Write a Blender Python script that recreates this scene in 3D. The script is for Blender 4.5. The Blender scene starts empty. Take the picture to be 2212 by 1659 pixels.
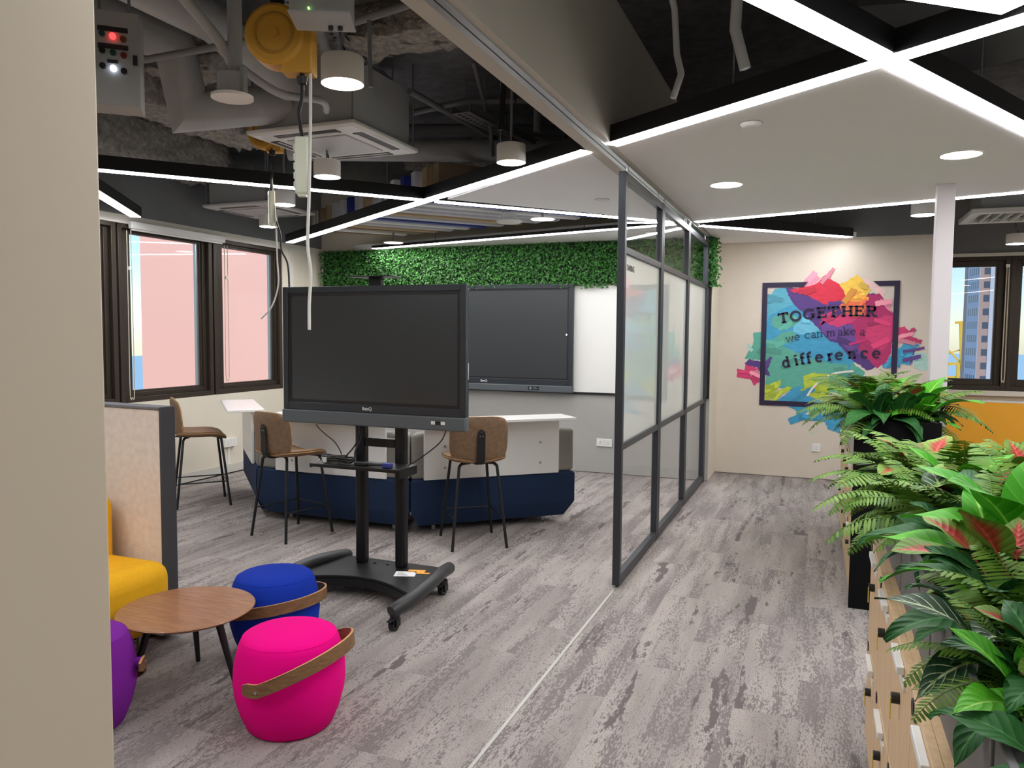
import bpy, bmesh, math, random, json
from mathutils import Vector, Matrix
R = math.radians
rnd = random.Random(7)
scene = bpy.context.scene
COL = scene.collection

# ---------------------------------------------------------------- camera
cam_d = bpy.data.cameras.new('camera')
cam_d.sensor_width = 36.0
cam_d.lens = 36.0 * 1661.0 / 2212.0
cam_d.clip_end = 2000
cam = bpy.data.objects.new('camera', cam_d)
COL.objects.link(cam)
_yaw, _pitch, _roll = R(21.65), R(-3.7), R(0.45)
_fw = Vector((-math.sin(_yaw) * math.cos(_pitch), math.cos(_yaw) * math.cos(_pitch), math.sin(_pitch)))
_r0 = Vector((math.cos(_yaw), math.sin(_yaw), 0))
_u0 = _r0.cross(_fw)
_rt = _r0 * math.cos(_roll) + _u0 * math.sin(_roll)
_up = -_r0 * math.sin(_roll) + _u0 * math.cos(_roll)
_m = Matrix((_rt, _up, -_fw)).transposed().to_4x4()
_m.translation = (0, 0, 1.5)
cam.matrix_world = _m
scene.camera = cam

# ---------------------------------------------------------------- sky, sun, exposure
world = bpy.data.worlds.new('sky')
scene.world = world
world.use_nodes = True
_n = world.node_tree.nodes
_bg = _n['Background']
_sky = _n.new('ShaderNodeTexSky')
_sky.sky_type = 'NISHITA'
_sky.sun_disc = False
_sky.sun_elevation = R(50)
_sky.sun_rotation = R(120)
_sky.dust_density = 0.2
_sky.ozone_density = 5.0
world.node_tree.links.new(_sky.outputs[0], _bg.inputs[0])
_bg.inputs[1].default_value = 0.10

sun_d = bpy.data.lights.new('sun', 'SUN')
sun_d.energy = 2.8
sun_d.angle = R(0.6)
sun_d.color = (1.0, 0.95, 0.88)
sun = bpy.data.objects.new('sun', sun_d)
COL.objects.link(sun)
sun.rotation_euler = Vector((-0.62, 0.30, -0.72)).to_track_quat('-Z', 'Y').to_euler()
sun.location = (20, -10, 30)

vs = scene.view_settings
vs.view_transform = 'Standard'
vs.look = 'None'
vs.exposure = 0.88
vs.gamma = 1.0
vs.use_curve_mapping = False
STRIP = 17.0     # brightness of the linear LED lights
LAMP = 20.0      # brightness of the round lamps

# ---------------------------------------------------------------- materials
def lin(h):
    if not isinstance(h, str):
        return (*h, 1.0) if len(h) == 3 else h
    c = [int(h[i:i + 2], 16) / 255 for i in (0, 2, 4)]
    return tuple(x / 12.92 if x <= 0.04045 else ((x + 0.055) / 1.055) ** 2.4 for x in c) + (1.0,)

_mats = {}
def mat(name, col='808080', rough=0.6, metal=0.0, var=0.0, vscale=8.0, bump=0.0, bscale=200.0, spec=0.5, emit=0.0, coat=0.0, stretch=None, sheen=0.0):
    if name in _mats:
        return _mats[name]
    m = bpy.data.materials.new(name)
    m.use_nodes = True
    nt = m.node_tree
    p = nt.nodes['Principled BSDF']
    p.inputs['Base Color'].default_value = lin(col)
    p.inputs['Roughness'].default_value = rough
    p.inputs['Metallic'].default_value = metal
    p.inputs['Specular IOR Level'].default_value = spec
    p.inputs['Coat Weight'].default_value = coat
    p.inputs['Sheen Weight'].default_value = sheen
    if emit:
        p.inputs['Emission Color'].default_value = lin(col)
        p.inputs['Emission Strength'].default_value = emit
    if var or bump:
        tc = nt.nodes.new('ShaderNodeTexCoord')
        mp = nt.nodes.new('ShaderNodeMapping')
        nt.links.new(tc.outputs['Object'], mp.inputs[0])
        if stretch:
            mp.inputs['Scale'].default_value = stretch
    if var:
        nz = nt.nodes.new('ShaderNodeTexNoise')
        nz.inputs['Scale'].default_value = vscale
        nz.inputs['Detail'].default_value = 5
        nt.links.new(mp.outputs[0], nz.inputs['Vector'])
        rp = nt.nodes.new('ShaderNodeValToRGB')
        c = lin(col)
        rp.color_ramp.elements[0].position = 0.3
        rp.color_ramp.elements[1].position = 0.7
        rp.color_ramp.elements[0].color = tuple(x * (1 - var) for x in c[:3]) + (1,)
        rp.color_ramp.elements[1].color = tuple(min(1, x * (1 + var)) for x in c[:3]) + (1,)
        nt.links.new(nz.outputs['Fac'], rp.inputs[0])
        nt.links.new(rp.outputs[0], p.inputs['Base Color'])
    if bump:
        nb = nt.nodes.new('ShaderNodeTexNoise')
        nb.inputs['Scale'].default_value = bscale
        nb.inputs['Detail'].default_value = 4
        nt.links.new(mp.outputs[0], nb.inputs['Vector'])
        bp = nt.nodes.new('ShaderNodeBump')
        bp.inputs['Strength'].default_value = bump
        bp.inputs['Distance'].default_value = 0.01
        nt.links.new(nb.outputs['Fac'], bp.inputs['Height'])
        nt.links.new(bp.outputs[0], p.inputs['Normal'])
    _mats[name] = m
    return m

def emissive(name, col, strength):
    if name in _mats:
        return _mats[name]
    m = bpy.data.materials.new(name)
    m.use_nodes = True
    nt = m.node_tree
    nt.nodes.remove(nt.nodes['Principled BSDF'])
    e = nt.nodes.new('ShaderNodeEmission')
    e.inputs[0].default_value = lin(col)
    e.inputs[1].default_value = strength
    nt.links.new(e.outputs[0], nt.nodes['Material Output'].inputs[0])
    _mats[name] = m
    return m

def carpet():
    m = bpy.data.materials.new('carpet')
    m.use_nodes = True
    nt = m.node_tree
    N, L = nt.nodes, nt.links
    p = N['Principled BSDF']
    p.inputs['Roughness'].default_value = 0.95
    p.inputs['Specular IOR Level'].default_value = 0.1
    geo = N.new('ShaderNodeNewGeometry')
    oi = N.new('ShaderNodeObjectInfo')
    w = N.new('ShaderNodeMath'); w.operation = 'MULTIPLY'; w.inputs[1].default_value = 40
    L.new(oi.outputs['Random'], w.inputs[0])
    def noise(sc, scale, detail, rough=0.55, plank=True):
        mp = N.new('ShaderNodeMapping')
        mp.inputs['Scale'].default_value = sc
        L.new(geo.outputs['Position'], mp.inputs[0])
        nz = N.new('ShaderNodeTexNoise')
        nz.noise_dimensions = '4D'
        nz.inputs['Scale'].default_value = scale
        nz.inputs['Detail'].default_value = detail
        nz.inputs['Roughness'].default_value = rough
        L.new(mp.outputs[0], nz.inputs['Vector'])
        if plank:
            L.new(w.outputs[0], nz.inputs['W'])
        return nz.outputs['Fac']
    def mix(a, b, fac, mode='MIX'):
        x = N.new('ShaderNodeMix'); x.data_type = 'RGBA'; x.blend_type = mode
        if isinstance(fac, float): x.inputs[0].default_value = fac
        else: L.new(fac, x.inputs[0])
        for i, v in ((6, a), (7, b)):
            if isinstance(v, tuple): x.inputs[i].default_value = v
            else: L.new(v, x.inputs[i])
        return x.outputs[2]
    def ramp(src, a, b):
        r = N.new('ShaderNodeMapRange')
        r.inputs['From Min'].default_value = a
        r.inputs['From Max'].default_value = b
        L.new(src, r.inputs['Value'])
        return r.outputs[0]
    base = mix(lin('aaa29d'), lin('958d89'), ramp(noise((3.0, .55, 1), 2.0, 3), .4, .6))
    def add(a, b, k):
        m_ = N.new('ShaderNodeMath'); m_.operation = 'MULTIPLY_ADD'; m_.inputs[1].default_value = k
        L.new(b, m_.inputs[0]); L.new(a, m_.inputs[2]); return m_.outputs[0]
    clus = noise((7.5, .8, 1), 1.5, 3, .6)
    fleck = noise((78, 24, 1), 1.6, 4, .65)
    st = ramp(add(fleck, clus, .85), .945, .985)
    c = mix(base, lin('807977'), st)
    big = ramp(add(noise((20, 5, 1), 1.6, 5, .7), noise((5.5, .7, 1), 1.5, 2, .5), 1.5), 1.48, 1.52)
    c = mix(c, lin('6c6564'), big)
    sp = ramp(noise((70, 34, 1), 3.0, 3, .6, False), .50, .62)
    fac = N.new('ShaderNodeMath'); fac.operation = 'MULTIPLY'; fac.inputs[1].default_value = .45
    L.new(sp, fac.inputs[0])
    c = mix(c, lin('5b5553'), fac.outputs[0])
    L.new(c, p.inputs['Base Color'])
    bp = N.new('ShaderNodeBump'); bp.inputs['Strength'].default_value = .35; bp.inputs['Distance'].default_value = .004
    L.new(noise((1, 1, 1), 260, 2, .5, False), bp.inputs['Height'])
    L.new(bp.outputs[0], p.inputs['Normal'])
    _mats['carpet'] = m
    return m

def wood(name, c0, c1, scale=(1, 14, 14), rough=0.45, coat=0.0):
    m = bpy.data.materials.new(name)
    m.use_nodes = True
    nt = m.node_tree
    N, L = nt.nodes, nt.links
    p = N['Principled BSDF']
    p.inputs['Roughness'].default_value = rough
    p.inputs['Coat Weight'].default_value = coat
    tc = N.new('ShaderNodeTexCoord'); mp = N.new('ShaderNodeMapping')
    mp.inputs['Scale'].default_value = scale
    L.new(tc.outputs['Object'], mp.inputs[0])
    nz = N.new('ShaderNodeTexNoise'); nz.inputs['Scale'].default_value = 3; nz.inputs['Detail'].default_value = 6; nz.inputs['Distortion'].default_value = .6
    L.new(mp.outputs[0], nz.inputs['Vector'])
    rp = N.new('ShaderNodeValToRGB')
    rp.color_ramp.elements[0].position = .3; rp.color_ramp.elements[1].position = .72
    rp.color_ramp.elements[0].color = lin(c0); rp.color_ramp.elements[1].color = lin(c1)
    L.new(nz.outputs['Fac'], rp.inputs[0]); L.new(rp.outputs[0], p.inputs['Base Color'])
    _mats[name] = m
    return m

def schlick(N, L, k):
    """surface reflection that is the same from both faces of a thin pane"""
    geo = N.new('ShaderNodeNewGeometry')
    dt = N.new('ShaderNodeVectorMath'); dt.operation = 'DOT_PRODUCT'
    L.new(geo.outputs['Normal'], dt.inputs[0]); L.new(geo.outputs['Incoming'], dt.inputs[1])
    def m(op, a, b=None):
        x = N.new('ShaderNodeMath'); x.operation = op
        for i, v in enumerate((a, b)):
            if v is None: continue
            if isinstance(v, (int, float)): x.inputs[i].default_value = v
            else: L.new(v, x.inputs[i])
        return x.outputs[0]
    c = m('SUBTRACT', 1.0, m('ABSOLUTE', dt.outputs['Value']))
    return m('MULTIPLY', m('ADD', m('MULTIPLY', m('POWER', c, 5), .96), .04), k)

def glass(name, tint=(1, 1, 1), refl=.2):
    """clear thin pane: transparent with a Fresnel reflection on the surface"""
    m = bpy.data.materials.new(name)
    m.use_nodes = True
    nt = m.node_tree
    N, L = nt.nodes, nt.links
    N.remove(N['Principled BSDF'])
    t = N.new('ShaderNodeBsdfTransparent'); t.inputs[0].default_value = (*tint, 1)
    g = N.new('ShaderNodeBsdfGlossy'); g.inputs['Roughness'].default_value = 0.0
    ml = schlick(N, L, refl)
    mx = N.new('ShaderNodeMixShader')
    L.new(ml, mx.inputs[0]); L.new(t.outputs[0], mx.inputs[1]); L.new(g.outputs[0], mx.inputs[2])
    L.new(mx.outputs[0], N['Material Output'].inputs[0])
    _mats[name] = m
    return m

def frosted(name):
    """white writing film on glass: milky, glossy face"""
    m = bpy.data.materials.new(name)
    m.use_nodes = True
    nt = m.node_tree
    N, L = nt.nodes, nt.links
    N.remove(N['Principled BSDF'])
    d = N.new('ShaderNodeBsdfDiffuse'); d.inputs[0].default_value = lin('e4e8e5')
    t = N.new('ShaderNodeBsdfTranslucent'); t.inputs[0].default_value = lin('eef2ee')
    a = N.new('ShaderNodeMixShader'); a.inputs[0].default_value = .5
    L.new(d.outputs[0], a.inputs[1]); L.new(t.outputs[0], a.inputs[2])
    g = N.new('ShaderNodeBsdfGlossy'); g.inputs['Roughness'].default_value = 0.0
    mx = N.new('ShaderNodeMixShader')
    L.new(schlick(N, L, 1.0), mx.inputs[0]); L.new(a.outputs[0], mx.inputs[1]); L.new(g.outputs[0], mx.inputs[2])
    L.new(mx.outputs[0], N['Material Output'].inputs[0])
    _mats[name] = m
    return m

# ---------------------------------------------------------------- mesh helpers
class B:
    """collects shapes; build() links them as ONE mesh object"""
    def __init__(s):
        s.v, s.f = [], []
    def add(s, vs_, fs_):
        o = len(s.v)
        s.v += [tuple(v) for v in vs_]
        s.f += [tuple(i + o for i in f) for f in fs_]
        return s
    def box(s, x0, x1, y0, y1, z0, z1):
        return s.add([(x0, y0, z0), (x1, y0, z0), (x1, y1, z0), (x0, y1, z0), (x0, y0, z1), (x1, y0, z1), (x1, y1, z1), (x0, y1, z1)],
                     [(3, 2, 1, 0), (4, 5, 6, 7), (0, 1, 5, 4), (1, 2, 6, 5), (2, 3, 7, 6), (3, 0, 4, 7)])
    def bar(s, p, q, w, h, up=(0, 0, 1)):
        """rectangular bar from p to q, width w across, height h along up"""
        p, q = Vector(p), Vector(q)
        d = (q - p).normalized()
        side = d.cross(Vector(up)).normalized()
        u = side.cross(d)
        a = side * w / 2; b = u * h / 2
        return s.add([p - a - b, p + a - b, p + a + b, p - a + b, q - a - b, q + a - b, q + a + b, q - a + b],
                     [(0, 1, 2, 3), (7, 6, 5, 4), (0, 4, 5, 1), (1, 5, 6, 2), (2, 6, 7, 3), (3, 7, 4, 0)])
    def prism(s, poly, z0, z1):
        n = len(poly)
        return s.add([(x, y, z0) for x, y in poly] + [(x, y, z1) for x, y in poly],
                     [tuple(range(n - 1, -1, -1)), tuple(range(n, 2 * n))] + [(i, (i + 1) % n, n + (i + 1) % n, n + i) for i in range(n)])
    def rings(s, rings, cap=True):
        n = len(rings[0]); o = len(s.v)
        for r in rings: s.v += [tuple(p) for p in r]
        for k in range(len(rings) - 1):
            for i in range(n):
                j = (i + 1) % n
                s.f.append((o + k * n + i, o + k * n + j, o + (k + 1) * n + j, o + (k + 1) * n + i))
        if cap:
            s.f.append(tuple(o + i for i in range(n - 1, -1, -1)))
            s.f.append(tuple(o + (len(rings) - 1) * n + i for i in range(n)))
        return s
    def lathe(s, prof, n=32, c=(0, 0, 0), cap=True):
        return s.rings([[(c[0] + r * math.cos(2 * math.pi * i / n), c[1] + r * math.sin(2 * math.pi * i / n), c[2] + z) for i in range(n)] for r, z in prof], cap)
    def tube(s, pts, r, n=8, cap=True):
        pts = [Vector(p) for p in pts]
        rs = r if isinstance(r, (list, tuple)) else [r] * len(pts)
        t0 = (pts[1] - pts[0]).normalized()
        a = Vector((0, 0, 1)) if abs(t0.z) < .9 else Vector((1, 0, 0))
        u = t0.cross(a).normalized()
        rings = []
        for i, p in enumerate(pts):
            bend = None
            if i == 0: t = t0
            elif i == len(pts) - 1: t = (pts[i] - pts[i - 1]).normalized()
            else:
                ti, to = (p - pts[i - 1]).normalized(), (pts[i + 1] - p).normalized()
                t = (ti + to).normalized()
                if ti.dot(to) < .97: bend, kb = (to - ti).normalized(), min(2.0, 1 / max(.3, t.dot(ti))) - 1
            u = (u - t * u.dot(t)).normalized()
            w = t.cross(u)
            ring = [(u * math.cos(2 * math.pi * k / n) + w * math.sin(2 * math.pi * k / n)) * rs[i] for k in range(n)]
            if bend is not None: ring = [o + bend * o.dot(bend) * kb for o in ring]
            rings.append([p + o for o in ring])
        return s.rings(rings, cap)
    def cyl(s, p, q, r, n=16):
        return s.tube([p, q], r, n)
    def sheet(s, pts, thick):
        """closed flat polygon in any plane given thickness along its normal (planar letters, film)"""
        pts = [Vector(p) for p in pts]
        nrm = Vector((0, 0, 0))
        for i in range(len(pts)):
            nrm += pts[i].cross(pts[(i + 1) % len(pts)])
        nrm.normalize()
        n = len(pts)
        return s.add(pts + [p + nrm * thick for p in pts], [tuple(range(n - 1, -1, -1)), tuple(range(n, 2 * n))] + [(i, (i + 1) % n, n + (i + 1) % n, n + i) for i in range(n)])
    def mesh(s, name, m, smooth=True, ang=35):
        me = bpy.data.meshes.new(name)
        me.from_pydata(s.v, [], s.f)
        me.validate()
        bm = bmesh.new(); bm.from_mesh(me)
        bmesh.ops.recalc_face_normals(bm, faces=bm.faces)
        bm.to_mesh(me); bm.free()
        if m: me.materials.append(m)
        if smooth:
            me.shade_smooth()
            me.set_sharp_from_angle(angle=R(ang))
        return me
    def build(s, name, m, parent=None, bevel=0, seg=2, loc=None, rot=None, smooth=True, ang=35):
        me = s.mesh(name, m, smooth, ang)
        return link(name, me, parent, loc, rot, bevel, seg)

def multi(name, m, parent, parts, **kw):
    for b in parts: b.build(name, m, parent, **kw)

def link(name, me, parent=None, loc=None, rot=None, bevel=0, seg=2):
    o = bpy.data.objects.new(name, me)
    COL.objects.link(o)
    if parent: o.parent = parent
    if loc is not None: o.location = loc
    if rot is not None: o.rotation_euler = rot
    if bevel:
        b = o.modifiers.new('bevel', 'BEVEL')
        b.width = bevel; b.segments = seg; b.limit_method = 'ANGLE'; b.angle_limit = R(40)
        b.harden_normals = False
    return o

def thing(name, label, cat, loc=(0, 0, 0), rz=0.0, group=None):
    o = bpy.data.objects.new(name, None)
    COL.objects.link(o)
    o.empty_display_size = .1
    o.location = loc; o.rotation_euler = (0, 0, rz)
    return tag(o, label, cat, group)

def tag(o, label, cat=None, group=None, kind=None):
    o['label'] = label
    if cat: o['category'] = cat
    if group: o['group'] = group
    if kind: o['kind'] = kind
    return o

def struct(name, b, m, label=None, parent=None, bevel=0, smooth=True):
    o = b.build(name, m, parent, bevel, smooth=smooth)
    if not parent:
        o['kind'] = 'structure'
        if label: o['label'] = label
    return o

def text_mesh(s, size, depth, name='lettering', m=None, font_bold=False):
    cu = bpy.data.curves.new(name, 'FONT')
    cu.body = s; cu.size = size; cu.extrude = depth
    cu.align_x = 'CENTER'; cu.align_y = 'CENTER'
    if font_bold: cu.offset = size * .018
    ob = bpy.data.objects.new(name, cu)
    COL.objects.link(ob)
    dg = bpy.context.evaluated_depsgraph_get()
    me = bpy.data.meshes.new_from_object(ob.evaluated_get(dg))
    bpy.data.objects.remove(ob); bpy.data.curves.remove(cu)
    me.name = name
    me.materials.clear()
    if m: me.materials.append(m)
    return me

def inset(poly, d):
    """shrink a convex counter-clockwise polygon by d"""
    n = len(poly); out = []
    for i in range(n):
        p0, p1, p2 = Vector(poly[i - 1]), Vector(poly[i]), Vector(poly[(i + 1) % n])
        e1 = (p1 - p0).normalized(); e2 = (p2 - p1).normalized()
        n1 = Vector((-e1.y, e1.x)); n2 = Vector((-e2.y, e2.x))
        k = 1 + n1.dot(n2)
        out.append(tuple(p1 + (n1 + n2) * d / k))
    return out

def smooth_path(pts, n=6):
    """Catmull-Rom through pts"""
    P = [Vector(p) for p in pts]
    out = []
    for i in range(len(P) - 1):
        a = P[max(i - 1, 0)]; b = P[i]; c = P[i + 1]; d = P[min(i + 2, len(P) - 1)]
        for k in range(n):
            t = k / n
            out.append(.5 * ((2 * b) + (c - a) * t + (2 * a - 5 * b + 4 * c - d) * t * t + (3 * b - a - 3 * c + d) * t ** 3))
    out.append(P[-1])
    return out

# common materials
carpet()
WHITE = mat('white_paint', 'e2ded4', .6, var=.02, vscale=3)
CREAM = mat('cream_paint', 'dcd5c4', .6, var=.02, vscale=3)
CEIL = mat('ceiling_paint', 'eae8e8', .7)
GREYW = mat('grey_wall_paint', 'a9a8a3', .6, var=.02)
DARKW = mat('dark_grey_paint', '75777a', .75, var=.05)
SLAB = mat('slab_paint', '66686c', .9, var=.25, vscale=14, bump=.6, bscale=60)
SPRAY = mat('fireproof_spray', '98948d', 1.0, var=.35, vscale=26, bump=1.0, bscale=70)
DUCT = mat('duct_paint', 'aaacae', .55, var=.04)
PIPE = mat('pipe_paint', '7b7d81', .6)
BRONZE = mat('bronze_frame', '3a3128', .45, .3)
ALU = mat('aluminium', 'c4c6c8', .35, .9)
BLACKM = mat('black_metal', '1b1c1e', .4, .4)
BLACKP = mat('black_plastic', '141416', .45)
CHAR = mat('charcoal_frame', '3c4045', .4, .5)
LEDW = emissive('led_diffuser', 'fdfcff', STRIP)
LAMPW = emissive('lamp_disc', 'fff4e4', LAMP)
WPLAST = mat('white_plastic', 'e6e6e2', .4)
GLASS = glass('clear_glass')
WGLASS = glass('window_glass', (.96, .98, .98), .5)
FROST = frosted('frosted_film')
MURAL = json.loads('''[["blue",[[-0.521,1.895],[-0.438,2.006],[-0.333,2.015],[-0.153,2.002],[0.082,1.793],[0.313,1.551],[0.357,1.237],[0.283,1.114],[-0.005,0.934],[-0.237,0.926],[-0.508,0.979]]],["purple",[[-0.315,2.012],[0.075,1.999],[0.563,1.933],[0.678,1.719],[0.69,1.363],[0.652,1.243],[0.481,1.155],[0.323,1.273],[0.092,1.476]]],["teal",[[-0.514,1.169],[0.324,1.236],[0.459,1.143],[0.389,0.947],[-0.004,0.909],[-0.19,0.94],[-0.509,0.992]]],["teal",[[-0.653,1.538],[-0.455,1.558],[-0.213,1.695],[-0.141,1.622],[0.01,1.561],[-0.066,1.425],[-0.248,1.299],[-0.458,1.22],[-0.566,1.243],[-0.736,1.252],[-0.707,1.316],[-0.678,1.355],[-0.65,1.431]]],["mist",[[-0.722,1.424],[-0.68,1.418],[-0.644,1.355],[-0.665,1.33],[-0.696,1.355]]],["sea",[[-0.521,1.895],[-0.478,1.945],[-0.438,2.006],[-0.333,2.015],[-0.277,1.893],[-0.263,1.831],[-0.356,1.795],[-0.493,1.621],[-0.521,1.621]]],["blue",[[-0.521,1.621],[-0.496,1.721],[-0.263,1.831],[-0.121,1.72],[0.009,1.573],[-0.022,1.475],[0.183,1.44],[0.299,1.309],[0.335,1.225],[0.315,1.163],[0.158,1.184],[-0.125,1.103],[-0.456,1.17],[-0.515,1.294]]],["teal",[[-0.471,1.696],[-0.308,1.77],[-0.166,1.671],[-0.21,1.621],[-0.372,1.559],[-0.469,1.621]]],["teal",[[-0.515,1.32],[-0.344,1.397],[-0.131,1.301],[0.1,1.232],[0.302,1.212],[0.274,1.065],[-0.006,0.958],[-0.285,0.974],[-0.476,1.018],[-0.515,1.143]]],["teal",[[-0.511,1.42],[-0.349,1.547],[-0.209,1.56],[-0.252,1.448],[-0.391,1.384],[-0.497,1.345]]],["sky",[[-0.234,1.621],[-0.121,1.72],[0.009,1.573],[-0.035,1.548],[-0.161,1.523],[-0.255,1.547]]],["purple",[[-0.339,2.015],[-0.222,2.003],[-0.083,1.964],[0.078,1.914],[0.195,1.768],[0.418,1.719],[0.533,1.552],[0.541,1.313],[0.47,1.155],[0.344,1.309],[0.206,1.441],[0.069,1.488],[0.009,1.573],[-0.121,1.72],[-0.216,1.806],[-0.288,1.893]]],["violet",[[0.006,1.671],[0.177,1.623],[0.333,1.623],[0.427,1.455],[0.41,1.311],[0.298,1.357],[0.216,1.453],[0.091,1.5],[0.033,1.561]]],["magenta",[[0.195,1.768],[0.465,1.934],[0.562,1.944],[0.698,1.742],[0.706,1.529],[0.691,1.339],[0.652,1.243],[0.567,1.182],[0.488,1.264],[0.374,1.406],[0.333,1.623],[0.041,1.671],[-0.003,1.598],[0.084,1.72]]],["rose",[[0.455,1.599],[0.613,1.719],[0.694,1.719],[0.702,1.482],[0.604,1.362],[0.526,1.432],[0.448,1.491]]],["red",[[-0.297,1.992],[-0.153,2.027],[-0.04,2.049],[0.048,2.138],[0.106,2.095],[0.186,2.045],[0.278,1.948],[0.214,1.876],[0.081,1.829],[0.012,1.854],[-0.151,1.953],[-0.267,1.967]]],["rose",[[0.016,1.72],[0.194,1.792],[0.396,1.719],[0.31,1.647],[0.178,1.598],[0.029,1.671]]],["pink",[[-0.205,2.027],[-0.133,2.112],[-0.077,2.171],[0.004,2.109],[-0.04,2.049],[-0.13,2.024]]],["pink",[[0.049,2.126],[0.081,2.174],[0.121,2.167],[0.1,2.095],[0.066,2.102]]],["yellow",[[0.186,2.045],[0.252,2.068],[0.349,2.141],[0.394,2.101],[0.44,2.029],[0.485,1.981],[0.433,1.91],[0.39,1.887],[0.257,1.912],[0.233,1.972]]],["amber",[[0.256,1.936],[0.387,1.97],[0.439,1.91],[0.437,1.815],[0.193,1.816],[0.258,1.888]]],["orange",[[0.193,1.816],[0.236,1.864],[0.435,1.862],[0.448,1.791],[0.396,1.707],[0.252,1.743]]],["blush",[[0.393,2.119],[0.482,2.064],[0.626,1.967],[0.606,1.92],[0.562,1.944],[0.451,2.029]]],["pink",[[0.57,1.885],[0.619,1.873],[0.675,1.801],[0.687,1.742],[0.632,1.79]]],["rose",[[0.746,1.589],[0.804,1.613],[0.853,1.554],[0.833,1.519],[0.92,1.461],[0.9,1.437],[0.75,1.471]]],["pink",[[0.761,1.482],[0.79,1.542],[0.899,1.46],[0.858,1.436],[0.794,1.436]]],["blue",[[0.749,1.376],[0.815,1.448],[0.868,1.448],[0.901,1.402],[0.884,1.283],[0.865,1.224],[0.754,1.228]]],["mist",[[0.884,1.283],[0.913,1.355],[1.007,1.344],[1.03,1.286],[1.025,1.169],[0.909,1.19]]],["violet",[[0.864,1.248],[0.9,1.419],[0.924,1.408],[0.878,1.213]]],["rose",[[-0.807,1.149],[-0.733,1.125],[-0.723,1.215],[-0.612,1.154],[-0.57,1.155],[-0.566,1.016],[-0.631,0.963],[-0.669,1.038],[-0.811,1.053]]],["pink",[[-0.671,1.089],[-0.599,1.129],[-0.571,1.079],[-0.584,1.028],[-0.658,1.051]]],["purple",[[-0.735,1.208],[-0.687,1.253],[-0.578,1.23],[-0.47,1.22],[-0.492,1.157],[-0.465,1.069],[-0.562,1.104],[-0.6,1.167],[-0.673,1.178]]],["lime",[[-0.52,0.992],[-0.475,0.981],[-0.358,1.041],[-0.367,0.959],[-0.47,0.816],[-0.516,0.808]]],["lime",[[-0.136,1.078],[-0.057,1.117],[0.104,1.109],[0.126,0.938],[0.09,0.826],[-0.014,0.847],[-0.12,0.93]]],["lime",[[-0.448,0.868],[-0.285,0.974],[-0.237,0.951],[-0.353,0.871],[-0.434,0.812]]],["blue",[[-0.387,0.813],[-0.283,0.899],[-0.191,0.977],[-0.098,0.955],[-0.119,0.892],[0.067,0.825],[0.293,0.81],[0.294,0.785]]],["blue",[[0.637,1.195],[0.662,1.255],[0.696,1.339],[0.707,1.197]]],["blue",[[-0.279,0.759],[0.312,0.768],[0.397,0.704],[0.393,0.484],[0.305,0.467],[0.225,0.5],[0.122,0.531],[0.097,0.604],[-0.111,0.619],[-0.249,0.562],[-0.275,0.623],[-0.182,0.678],[-0.207,0.727]]],["mist",[[-0.054,0.472],[0.054,0.527],[0.048,0.518],[-0.048,0.463]]],["wall",[[-0.112,0.668],[-0.073,0.72],[-0.043,0.665]]]]''')
LETTERS = json.loads('''[["cap","T",-0.34,1.643,0.11,9.5],["cap","O",-0.221,1.663,0.109,9.1],["cap","G",-0.091,1.683,0.11,7.8],["cap","E",0.028,1.697,0.112,5.2],["cap","T",0.141,1.704,0.111,3.3],["cap","H",0.272,1.711,0.108,2.2],["cap","E",0.38,1.713,0.108,-0.5],["cap","R",0.492,1.709,0.11,-2.0],["light","w",-0.273,1.443,0.057,13.9],["light","e",-0.2,1.461,0.057,12.2],["light","c",-0.102,1.48,0.057,9.3],["light","a",-0.042,1.487,0.057,6.9],["light","n",0.014,1.494,0.056,6.5],["light","m",0.125,1.506,0.056,5.8],["light","a",0.212,1.514,0.055,4.7],["light","k",0.27,1.518,0.055,3.4],["light","e",0.331,1.521,0.055,-0.8],["light","a",0.419,1.516,0.056,-3.3],["bold","d",-0.299,1.174,0.077,12.3],["bold","i",-0.198,1.196,0.077,12.2],["bold","f",-0.137,1.209,0.077,11.4],["bold","f",-0.074,1.221,0.076,10.7],["bold","e",0.022,1.239,0.076,9.0],["bold","r",0.127,1.253,0.076,7.8],["bold","e",0.211,1.265,0.075,7.0],["bold","n",0.331,1.278,0.075,5.1],["bold","c",0.448,1.286,0.075,2.5],["bold","e",0.557,1.288,0.074,1.1]]''')
ARC = json.loads('''[[-0.089,0.875],[-0.04,0.957],[0.037,1.046],[0.138,1.108],[0.249,1.137],[0.349,1.146]]''')

# ================================================================ THE SETTING
XW, YT, YM, YF, XR, YB, ZS, ZC = -5.78, 8.1, 8.68, 11.0, 4.6, -3.5, 3.25, 2.5

floor = struct('floor', B().box(XW - .1, XR, YB, YF, -.12, -.006), _mats['carpet'], 'grey streaked carpet floor laid in long planks')
# carpet planks, 0.25 x 1 m, running away from the camera; only those the camera position can see
pl = B().box(0, .2495, 0, .9995, 0, .006).mesh('carpet_plank', _mats['carpet'], False)
def _vis(x, y):
    p = Vector((x, y, 0)) - Vector((0, 0, 1.5))
    d = p.dot(_fw)
    if d < .5: return False
    u, v = 1106 + 1661 * p.dot(_rt) / d, 829.5 - 1661 * p.dot(_up) / d
    return 150 < u < 1960 and 990 < v < 1720
k = 0
for i in range(28):
    x = XW + .005 + i * .25
    off = (i * .37) % 1.0
    for j in range(-1, 10):
        y = j + off
        if y < .5 or y + 1 > YM or x > .3: continue
        ymax = YT if x < -1.05 else YM
        if y + 1 > ymax + .01: continue
        if any(_vis(x + a * .25, y + b) for a in (0, .5, 1) for b in (0, .25, .5, .75, 1)) and k < 300:
            o = link('carpet_plank', pl, floor, (x, y, -.006)); k += 1

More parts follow.
